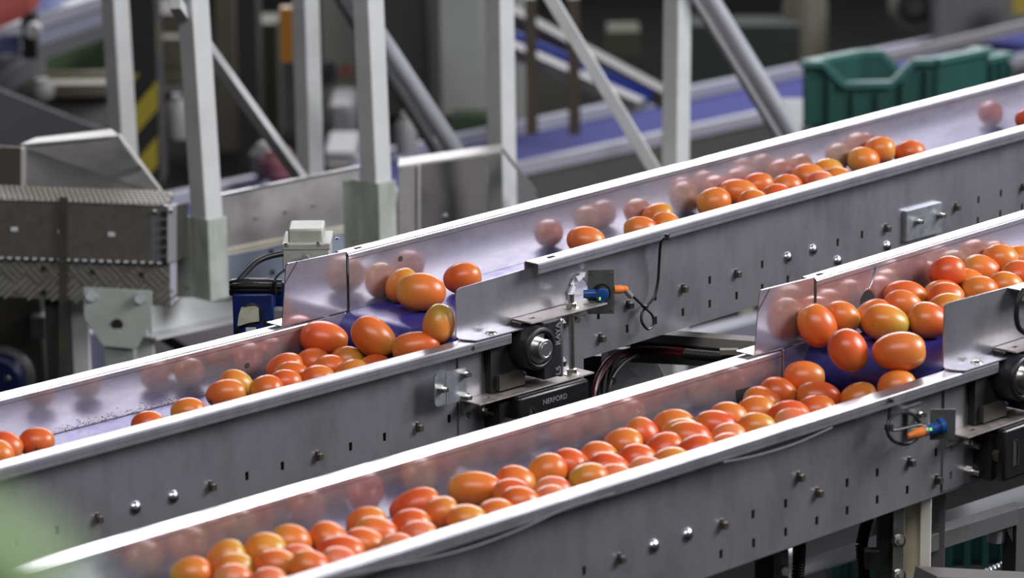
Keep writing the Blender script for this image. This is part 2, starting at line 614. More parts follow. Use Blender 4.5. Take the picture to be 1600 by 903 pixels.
def upper_conveyor(label, dx, dy, x1, fast, slot_pts, plate_top, hole=None, bs=3.165):
    """gently climbing belt conveyor that ends in a rounded nose over the trough"""
    yf, yn = 3.434 + dy, 3.215 + dy
    S = .020
    zr = lambda x: 1.035 + S * (x - dx - 3.19)
    t = thing('belt_conveyor', label, 'conveyor', (3.9 + dx, (yf + yn) / 2, 0.87))
    xf0, xn0 = 3.126 + dx, 3.250 + dx
    fw = MB().strip(sheet_profile(yf - .002, zr(xf0), .15, 1), xf0, x1, S).build('far_wall', STEEL, t, 40)
    # near wall: the sheet itself starts earlier than its turned-over rim
    nw = MB().strip(sheet_profile(yn, zr(xn0), .1625, -1), xn0, x1, S).build('near_wall', STEEL_OUT, t, 40)
    c = slots(yn - .001, slot_pts)
    if hole:
        c.append((hole[0], yn - .001, hole[1], hole[2]))
    cut(nw, c)
    MB().strip([(yf - .0030, zr(xf0) - .0085), (yf - .0018, zr(xf0) - .0085), (yf - .0018, zr(xf0) - .0079), (yf - .0030, zr(xf0) - .0079)], xf0, x1, S).build('seam_line', PENLINE, fw, 0)
    MB().strip([(yn - .0276, zr(xn0) - .0085), (yn - .0266, zr(xn0) - .0085), (yn - .0266, zr(xn0) - .0079), (yn - .0276, zr(xn0) - .0079)], xn0, x1, S).build('seam_line', PENLINE, nw, 0)
    crisp(fw)
    crisp(nw)
    xl = xn0 + .135
    MB().strip([(yn + .0006, zr(xl) - .158), (yn + .0022, zr(xl) - .158), (yn + .0022, zr(xl) - .072), (yn + .0006, zr(xl) - .072)], xl, x1, S).build('slot_shade_backing', DARK, t)  # same added backing, its black stands for the shade in the slots
    # belt with a rounded nose
    xn_ = 3.10 + dx
    r = .032
    prof = []
    for k in range(0, 13):
        a = math.pi / 2 + math.pi * k / 12
        prof.append((xn_ + r + r * math.cos(a), .921 + r * math.sin(a)))
    prof += [(x1, .889 + S * (x1 - xn_)), (x1, .953 + S * (x1 - xn_))]
    mb = MB().prism([(x, yn + .003, z) for x, z in prof], (0, yf - yn - .006, 0))
    mb.build('belt', BELT, t, 40)
    # far guide plate with a foot on the trough rim
    x0 = 3.003 + dx
    g = MB().prism([(x0, yf, .9545), (x0 + .1195, yf, .9545), (x0 + .1195, yf, 1.0372), (x0 + .014, yf, 1.0392), (x0 + .010, yf, 1.036)], (0, .0018, 0))
    g.bb(x0 - .002, x0 + .118, yf, yf + .030, .9532, .955)
    gp = g.build('guide_plate', STEEL, t)
    MB().bb(x0 + .1195, x0 + .1228, yf + .0004, yf + .0030, .955, 1.036).build('gap_shade_strip', DARK, gp, 0)  # black strip stands in for the shade inside the open gap
    p0, p1 = Vector((x0 + .006, yf - .0004, 1.012)), Vector((x0 + .030, yf - .0004, 1.0385))
    MB().bar(p0, p1, .0006, .0012, Y.cross(p1 - p0)).build('pen_mark', PENLINE, gp, 0)
    MB().bb(x0 + .055, x0 + .115, yf - .003, yf - .0012, .915, .9515).build('filler_plate', STEEL, t)
    # near guide plate with a foot and a domed screw
    x0 = 3.117 + dx
    zt0, zt1 = plate_top
    ya = yn - .0008
    gl = .152 if hole else .25
    g = MB().prism([(x0, ya, .956), (x0 + .004, ya, .9525), (x0 + gl, ya, .9525), (x0 + gl, ya, zt1), (x0 + .008, ya, zt0 + .0012), (x0 + .002, ya, zt0 - .001), (x0, ya, zt0 - .006)], (0, -.0018, 0))
    g.prism([(x0 + .004, ya, .9512), (x0 + .004, ya - .010, .9512), (x0 + .012, ya - .028, .9512), (x0 + .112, ya - .028, .9512), (x0 + .118, ya, .9512)], (0, 0, .0016))
    g.build('guide_plate', STEEL_OUT, t)
    MB().lathe([(.0085, 0), (.0075, .0015), (.0055, .0032), (.003, .0042), (.0008, .0045)], (x0 + .052, ya - .015, .9528), Z, 18).build('screw_head', ZINC, t)
    # joiner plate behind the bearing
    j = MB().bb(3.118 + dx, 3.361 + dx, yn - .0042, yn - .0018, .788, .95).build('joiner_plate', STEEL_OUT, t)
    cut(j, slots(yn - .003, [(3.1345 + dx, .8435), (3.1345 + dx, .806)]) + [(3.19 + dx, yn - .003, .92, .05, .02, .05)])
    # black void block where the take-up slides
    MB().bb(3.168 + dx, 3.215 + dx, yn - .0155, yn - .0045, .868, .944).build('slide_block', DARK, t)
    MB().bb(3.176 + dx, 3.225 + dx, yn - .024, yn - .017, .872, .893).build('slide_rail', DUSTBLACK, t)
    # upper and lower angle strips, threaded rod
    for (xa, xb, z, nm) in ((3.222, 3.372, .9590, 'angle_strip'), (3.122, 3.345, .8655, 'angle_strip')):
        s = MB().bb(xa + dx, xb + dx, yn - .040, yn - .0045, z, z + .0022)
        s.bb(xa + dx, xb + dx, yn - .0065, yn - .0045, z - .018, z)
        s = s.build(nm, GALV_DIRTY, t, bevel=.0004)
        cut(s, [(xa + dx + k * (xb - xa), yn - .022, z, .010, .006, .02) for k in ((.14, .5) if z < .9 else (.13, .93))])
    rx, ry = 3.3155 + dx, yn - .025
    rod = MB().cyl((rx, ry, .858), (rx, ry, .982), .0042, n=12).build('threaded_rod', ZINC, t)
    for z0, z1, rr, k in ((.9612, .9622, .0105, 18), (.9622, .969, .0078, 6), (.9525, .959, .0078, 6), (.8677, .8688, .0115, 18), (.8688, .8755, .0078, 6)):
        MB().cyl((rx, ry, z0), (rx, ry, z1), rr, n=k).build('nut' if k == 6 else 'washer', ZINC, rod)
    # bearing housing
    bx, bz, by = 3.232 + dx, .925, yn - .050
    h = MB()
    h.lathe([(.031, .002), (.031, .030), (.0290, .0345), (.0235, .036), (.0215, .030), (.0165, .029)], (bx, by + .036, bz), -Y, 36)
    h.bb(bx + .006, bx + .040, by + .003, by + .044, bz - .046, bz + .034)
    h.bb(bx - .016, bx + .040, by + .026, by + .044, bz + .022, bz + .034)
    hb = h.build('bearing', BLACK, t, bevel=.0015)
    MB().lathe([(.0205, 0), (.0205, .003), (.0165, .003)], (bx, by + .006, bz), -Y, 28).build('bearing_ring', ZINC, hb)
    MB().lathe([(.0140, 0), (.0140, .0185), (.0128, .0195), (.0108, .0195), (.0108, .0188), (.0095, .0188), (.0090, .0199)], (bx, by + .012, bz), -Y, 28).build('shaft', STEEL_EDGE, hb, 25)
    text_mesh('RAYA', .0125, (bx + .0375, by + .0026, bz - .002), (0, 0, 1), (-1, 0, 0), .0009, GREYMID, 'cast_lettering', hb)
    text_mesh('L5', .013, (bx + .0375, by + .0026, bz - .0440), (0, 0, 1), (-1, 0, 0), .0009, GREYMID, 'cast_lettering', hb)
    fl = MB().bb(bx + .041, bx + .049, by + .006, by + .044, bz - .050, bz + .033).build('bearing_flange', STEEL_EDGE, t, bevel=.003)
    for z in (bz + .022, bz - .032):
        MB().cyl((bx + .049, by + .016, z), (bx + .056, by + .016, z), .0082, n=6).build('flange_bolt', CHROME, fl)
    MB().lathe([(.003, 0), (.0032, .004), (.0015, .008)], (bx - .008, by + .03, bz - .034), (0, -1, -.5), 10).build('grease_nipple', SENSORBLUE, hb)
    # black cover box below
    bxm = MB().bb(3.187 + dx, 3.324 + dx, yn - .050, yn - .008, .794, .8645).build('cover_box', BLACKBOX, t, bevel=.004)
    text_mesh('NERFORD', .0105, (3.232 + dx, yn - .0502, .846), (1, 0, 0), (0, 0, 1), .0004, GREYMID, 'embossed_lettering', bxm)
    MB().lathe([(.006, 0), (.006, .012)], (3.324 + dx, yn - .03, .838), X, 12).build('cable_gland', ZINC, bxm)
    lo = MB()
    lo.tube([(3.2115 + dx, yn - .0508, .847), (3.2155 + dx, yn - .0510, .840), (3.217 + dx, yn - .0510, .826), (3.2155 + dx, yn - .0510, .812)], .0014, 6)
    lo.build('slot_edge', CHROME, bxm)
    MB().bb(3.205 + dx, 3.2125 + dx, yn - .0508, yn - .0495, .812, .846).build('slot', DARK, bxm)
    MB().bb(bs + dx, 3.187 + dx, yn - .034, yn - .006, .794, .858).build('box_side', BLACKBOX, t)
    MB().cyl((3.178 + dx + (bs - 3.165) * .8, yn - .034, .828), (3.178 + dx + (bs - 3.165) * .8, yn - .042, .828), .0095, n=6).build('hex_head', NUTMAT, t)
    for kind, pts in fast.items():
        for (x, z) in pts:
            fastener(kind, (x, yn - .0016, z), t)
    # legs carry the line
    return t, fw, nw, zr


# --- middle line (farther of the two in front)
LOW_B, fwB, nwB = lower_trough('stainless trough of the middle line, carrying few tomatoes at its left end', 0, 1.7, 3.085, 3.197,
                               {'square_stud': [(2.5013, .845), (2.6826, .845), (2.8636, .845), (3.0431, .845)],
                                'dome_bolt': [(2.5615, .845), (2.6219, .845)], 'small_bolt': [(3.175, .886)]},
                               [(2.3793, .845), (2.4402, .845), (2.7432, .845), (2.8034, .845), (2.9222, .845), (2.9829, .845), (3.1018, .845)])
UP_B, fwUB, nwUB, zrB = upper_conveyor('climbing stainless conveyor of the middle line with blue belt end and black bearing', 0, 0, 6.4,
                                       {'square_stud': [(3.455, .936), (3.3976, .8988), (3.5698, .9385), (3.6849, .9395), (4.0299, .9485), (4.2019, .9531), (4.3733, .957)],
                                        'dome_bolt': [(3.8007, .9438), (3.8587, .9453), (4.0336, .9205), (3.9163, .918)],
                                        'hex_bolt': [(3.334, .940)], 'small_bolt': []},
                                       [(3.394, .9326), (3.5116, .9375), (3.5123, .9028), (3.4528, .902), (3.6275, .9408), (3.6276, .9056), (3.6864, .9068),
                                        (3.7433, .9082), (3.743, .9435), (3.9158, .9466), (3.9731, .949), (4.2604, .9552), (4.3181, .9566), (3.8011, .9105),
                                        (3.5698, .9041), (4.2598, .922), (4.3176, .9236), (4.3745, .9256)], (1.0199, 1.0255), (3.3544, .9715, .0205))
fastener('hex_bolt', (3.1683, 3.2108, .842), UP_B)
# --- front line
LOW_A, fwA, nwA = lower_trough('stainless trough in the foreground filled with a long pile of tomatoes', -.575, 1.4, 3.40, 3.515,
                               {'square_stud': [(2.8197, .8447), (3.0009, .844), (3.1439, .8715), (3.18, .843), (3.3634, .842), (3.4213, .8055)],
                                'dome_bolt': [(2.8796, .8456), (2.9396, .8456)]},
                               [(2.76, .8445), (2.9998, .8069), (3.0586, .8435), (3.0601, .8065), (3.1199, .8432), (3.1203, .8062), (3.18, .8068), (3.2387, .843), (3.2393, .8064),
                                (3.2985, .8431), (3.2992, .8069), (3.3603, .8060), (3.4189, .8433)])
UP_A, fwUA, nwUA, zrA = upper_conveyor('climbing stainless conveyor at the right edge, tipping tomatoes into the foreground trough', .313, -.575, 5.6,
                                       {'hex_bolt': [(3.4877, .8395), (3.4889, .8027)]}, [(3.80, .94), (3.86, .94)], (1.0375, 1.034), None, 3.181)

# wall details: screws in the far walls, dirt lines, holes
for (x, z, y, par) in ((2.9382, .9119, 3.434, fwB), (3.2236, 1.0095, 3.432, fwUB)):
    s = MB().lathe([(.0042, 0), (.0040, .0008), (.0022, .0009)], (x, y, z), -Y, 14).build('rivet', NUTMAT, par)
dirt = MB()
for i in range(520):
    x = 2.59 + .36 * random.random() ** .8
    w = .5 + .5 * math.sin((x - 2.59) * 9)
    z = .8866 + abs(random.gauss(0, .0032)) * (0.6 + w)
    s = random.uniform(.0003, .0010)
    dirt.box((x, 3.4338, z), (s * 1.6, .0006, s))
d = dirt.build('dirt_specks', DIRT, fwB, 0)
d['kind'] = 'stuff'
d['label'] = 'dried brown dirt along the foot of the trough wall'
MB().prism([(3.279, 2.8586, .914), (3.306, 2.8586, .9135), (3.306, 2.8586, .884), (3.281, 2.8586, .884)], (0, .0006, 0)).build('dark_patch', DARK, fwA, 0)
MB().lathe([(.0145, 0), (.0145, .0006)], (3.545, 2.8572, .985), -Y, 24).build('round_hole', DARK, fwUA, 0)
MB().lathe([(.0168, 0), (.0168, .0005)], (3.5465, 2.8574, .985), -Y, 24).build('hole_rim', STEEL_EDGE, fwUA, 0)
MB().tube([(3.548, 2.856, 1.001), (3.556, 2.856, 1.012), (3.563, 2.856, 1.030)], .0009, 6).build('bright_scratch', STEEL_EDGE, fwUA)
for (x, y, z, par) in ((3.288, 3.201, 1.0373, nwUB), (3.157, 3.447, 1.0346, fwUB), (3.463, 2.872, 1.0346, fwUA)):
    MB().bb(x - .006, x + .006, y - .0025, y + .0025, z - .0002, z + .0004).build('rim_slot', DARK, par, 0)
MB().lathe([(.003, 0), (.003, .0006)], (3.124, 3.1879, .9425), -Y, 12).build('rim_hole', DARK, nwB, 0)

# plates bolted on the middle line's near wall
pl = MB().prism([(3.066, 3.190, .8752), (3.112, 3.190, .8735), (3.112, 3.190, .9185), (3.058, 3.190, .9205), (3.054, 3.190, .9165), (3.054, 3.190, .879), (3.057, 3.190, .8755)], (0, .0018, 0))
pl.bb(3.088, 3.112, 3.1918, 3.213, .90, .902)
pl = pl.build('cover_plate', GALV, LOW_B)
MB().bb(3.0745, 3.0752, 3.1893, 3.190, .8755, .9195).build('fold_line', GREYMID, pl, 0)
for x, z in ((3.0652, .8985), (3.1085, .9105), (3.1085, .8790)):
    fastener('small_bolt', (x, 3.190, z), LOW_B)
pl = MB().bb(4.0705, 4.1577, 3.205, 3.2132, .9225, .9695).build('cover_plate', GALV, UP_B)
for x, z in ((4.0949, .9504), (4.1503, .9512)):
    fastener('small_bolt', (x, 3.205, z), UP_B)

# sensor on the middle line
bk = MB().bb(3.3545, 3.366, 3.166, 3.213, .9, .9015)
U = CAM_RIGHT.copy(); U.z = 0; U.normalize()
N = Vector((-U.y, U.x, 0))
c0 = at(939, 456, 4.79)
pp = MB().box(c0, (.0365, .0018, .0625), (U, N, Z)).build('sensor_bracket', OLIVE, UP_B)
for a, b in ((-.012, .026), (.0145, .0265), (.0145, -.026)):
    MB().lathe([(.0017, 0), (.0014, .0008)], c0 + U * a + Z * b - N * .0009, -N, 10).build('rivet', ZINC, pp)
sb = MB().lathe([(.0125, 0), (.0125, .004), (.0105, .004), (.0105, .010), (.0095, .012), (.0060, .012)], c0 + U * .001 - N * .0009, -N, 22).build('sensor_nut', RUBBER, pp)
e = c0 - U * .003 - N * .010
MB().lathe([(.0092, 0), (.0092, .0115), (.0080, .012)], e + U * .004, -N, 20).cyl(e, e - U * .0215, .0062, n=18).build('sensor_head', SENSORBLUE, pp)
MB().box(e - N * .0122 + U * .001 - Z * .004, (.002, .001, .004), (U, N, Z)).build('indicator', GREENLED, pp, 0)
plug = MB().lathe([(.0058, 0), (.0058, .010), (.0048, .012), (.0048, .017), (.0030, .019)], c0 + U * .0185 + Z * .003, (U + N * .15), 16).build('cable_plug', ORANGE, pp)
yc = 3.198
cab = [at_y(972, 450, yc), at_y(990, 464, yc), at_y(1007, 480, yc), at_y(1019, 492, yc - .003), at_y(1021, 506, yc - .004), at_y(1012, 514, yc - .004), at_y(1003, 503, yc - .003), at_y(1003, 490, yc),
       at_y(1009, 480, yc + .003), at_y(1022, 464, yc + .003), at_y(1028, 440, yc + .003), at_y(1030, 410, yc), at_y(1033, 378, yc - .008), at_y(1043, 371, yc - .014)]
MB().tube(cab, .0021, 8).build('sensor_cable', RUBBER, UP_B)
MB().cyl(at_y(974, 450, yc - .002), at_y(986, 463, yc - .002), .0042, n=10).build('cable_sleeve', GREYMID, UP_B)
MB().box(at_y(1008, 479, yc), (.006, .008, .004)).build('cable_tie', RUBBER, UP_B)
MB().box(at_y(1043, 370, 3.186), (.004, .004, .008)).build('cable_tie', RUBBER, UP_B)
pap = MB()
for i in range(5):
    a = math.radians(75 + i * 24)
    a2 = math.radians(75 + (i + 1) * 24)
    cx, cz = 3.3585, .9735
    q = []
    for ang, rr in ((a, .0205), (a2, .0205), (a2, .027 + .002 * (i % 2)), (a, .028 - .001 * (i % 2))):
        q.append((cx + rr * math.cos(ang), 3.2125 - .004 * (i % 2), cz + rr * math.sin(ang)))
    pap.prism(q, (0, -.0025, 0))
pap.build('tape_wrap', PAPER, UP_B, 0)

# sensor on the front line
yy = 2.632
pl = MB().bb(3.352, 3.392, yy, yy + .0035, .876, .915).build('sensor_bracket', OLIVE, LOW_A)
c0 = at(1473, 663, 4.36)
MB().box(c0, (.032, .0018, .040), (U, N, Z)).build('bracket_wing', OLIVE, pl)
ax = (U * -1 - Z * .20 - N * .35).normalized()
MB().lathe([(.0098, 0), (.0098, .006), (.0075, .006), (.0068, .022), (.0072, .0225)], c0 - N * .004 + U * .001, ax, 18).build('sensor_body', SENSORBLUE, pl)
q = c0 - N * .004 + ax * .0225
MB().lathe([(.0070, 0), (.0070, .004)], q, ax, 16).build('sensor_collar', GALV, pl)
MB().lathe([(.0064, .004), (.0068, .012), (.0050, .020), (.0036, .027)], q, ax, 16).build('cable_plug', ORANGE, pl)
MB().box(q - N * .0066 - ax * .004 + Z * .002, (.003, .0015, .003), (U, N, Z)).build('indicator', GREENLED, pl, 0)
yc = 2.612
loop = []
for k in range(19):
    a = math.radians(-60 + k * 24)
    loop.append(at_y(1412 + 26 * math.cos(a), 669 - 25 * math.sin(a), yc - .0006 * k))
loop += [at_y(1394, 672, yc), at_y(1389, 655, yc + .004), at_y(1393, 630, yc + .004), at_y(1394, 622, yc - .004)]
MB().tube([at_y(1437, 678, yc + .008)] + loop, .0023, 8, 4).build('sensor_cable', RUBBER, LOW_A)
MB().box(at_y(1389, 668, yc), (.007, .009, .007)).build('cable_tie', RUBBER, LOW_A)
fastener('small_bolt', (3.372, yy, .906), LOW_A)
fastener('small_bolt', (3.374, yy, .882), LOW_A)
# cable at the raised conveyor's near plate on the right
MB().tube([at_y(1600, 452, 2.60), at_y(1591, 470, 2.60), at_y(1588, 492, 2.60), at_y(1592, 512, 2.60), at_y(1604, 522, 2.60)], .0036, 10).build('hose_loop', RUBBER, UP_A)
CORD = mat('grey_cord', (0.10, 0.10, 0.105), 0.5)
# clear hose hanging below the rim of the foreground trough
MB().tube([at_y(470, 912, 2.605), at_y(690, 868, 2.607), at_y(800, 832, 2.608), at_y(880, 796, 2.609), at_y(960, 770, 2.608)], .0013, 8).build('tied_cord', CORD, LOW_A)
MB().tube([at_y(1130, 722, 2.607), at_y(1180, 712, 2.606), at_y(1240, 694, 2.606), at_y(1300, 668, 2.609)], .0012, 8).build('tied_cord', CORD, LOW_A)
MB().bb(2.46, 2.52, 2.6355, 2.637, .855, .885).build('black_stencil', DARK, nwA, 0)

# ------------------------------------------------------------------ tomatoes
def tomato_mesh(name, seed, m):
    rnd = random.Random(seed)
    nu, nv = 26, 16
    egg = rnd.uniform(-.10, .12)
    sq = rnd.uniform(.42, .50)
    ph = rnd.uniform(0, 6.28)
    lob = rnd.choice((2, 3, 3, 4))
    amp = rnd.uniform(.008, .022)
    vs = []
    for j in range(nv + 1):
        a = math.pi * j / nv
        t = -math.cos(a)
        r = (max(0, 1 - t * t)) ** sq * (1 + egg * t)
        dip = 0
        if t > .9:
            dip = (t - .9) * .45
        for i in range(nu):
            th = 2 * math.pi * i / nu
            rr = r * (1 + amp * math.cos(lob * th + ph) * (1 + .6 * t) + .010 * math.cos(2 * th + ph * 2))
            vs.append((t - dip, rr * math.cos(th), rr * math.sin(th)))
    fs = []
    for j in range(nv):
        for i in range(nu):
            k = (i + 1) % nu
            fs.append((j * nu + i, j * nu + k, (j + 1) * nu + k, (j + 1) * nu + i))
    me = bpy.data.meshes.new(name)
    me.from_pydata(vs, [], fs)
    bm = bmesh.new()
    bm.from_mesh(me)
    bmesh.ops.remove_doubles(bm, verts=bm.verts, dist=1e-4)
    bmesh.ops.recalc_face_normals(bm, faces=bm.faces)
    bm.to_mesh(me)
    bm.free()
    me.shade_smooth()
    me.materials.append(m)
    return me


TM = {k: [tomato_mesh('tomato_' + k, 31 * i + ord(k), TOM[k]) for i in range(5)] for k in TOM}
SCAR = mat('stem_scar', (0.10, 0.075, 0.02), 0.7)
COLOR_WORD = {'r': 'red-orange', 'o': 'orange', 'y': 'yellow-orange', 'p': 'highlight-paled'}
ORD = ['first', 'second', 'third', 'fourth', 'fifth', 'sixth', 'seventh', 'eighth', 'ninth', 'tenth', 'eleventh', 'twelfth', 'thirteenth',
       'fourteenth', 'fifteenth', 'sixteenth', 'seventeenth', 'eighteenth', 'nineteenth', 'twentieth']
PLACE = {'A': 'in the foreground trough', 'N': 'on the right-edge blue belt', 'B': 'in the middle trough', 'U': 'on the middle climbing belt',
         'V': 'on the climbing belt at the far right edge'}
GROUPS = {'A': 'tomatoes in the foreground trough', 'N': 'tomatoes coming over the right blue belt', 'B': 'tomatoes in the middle trough', 'U': 'tomatoes on the middle climbing belt',
          'V': 'tomatoes on the middle climbing belt'}
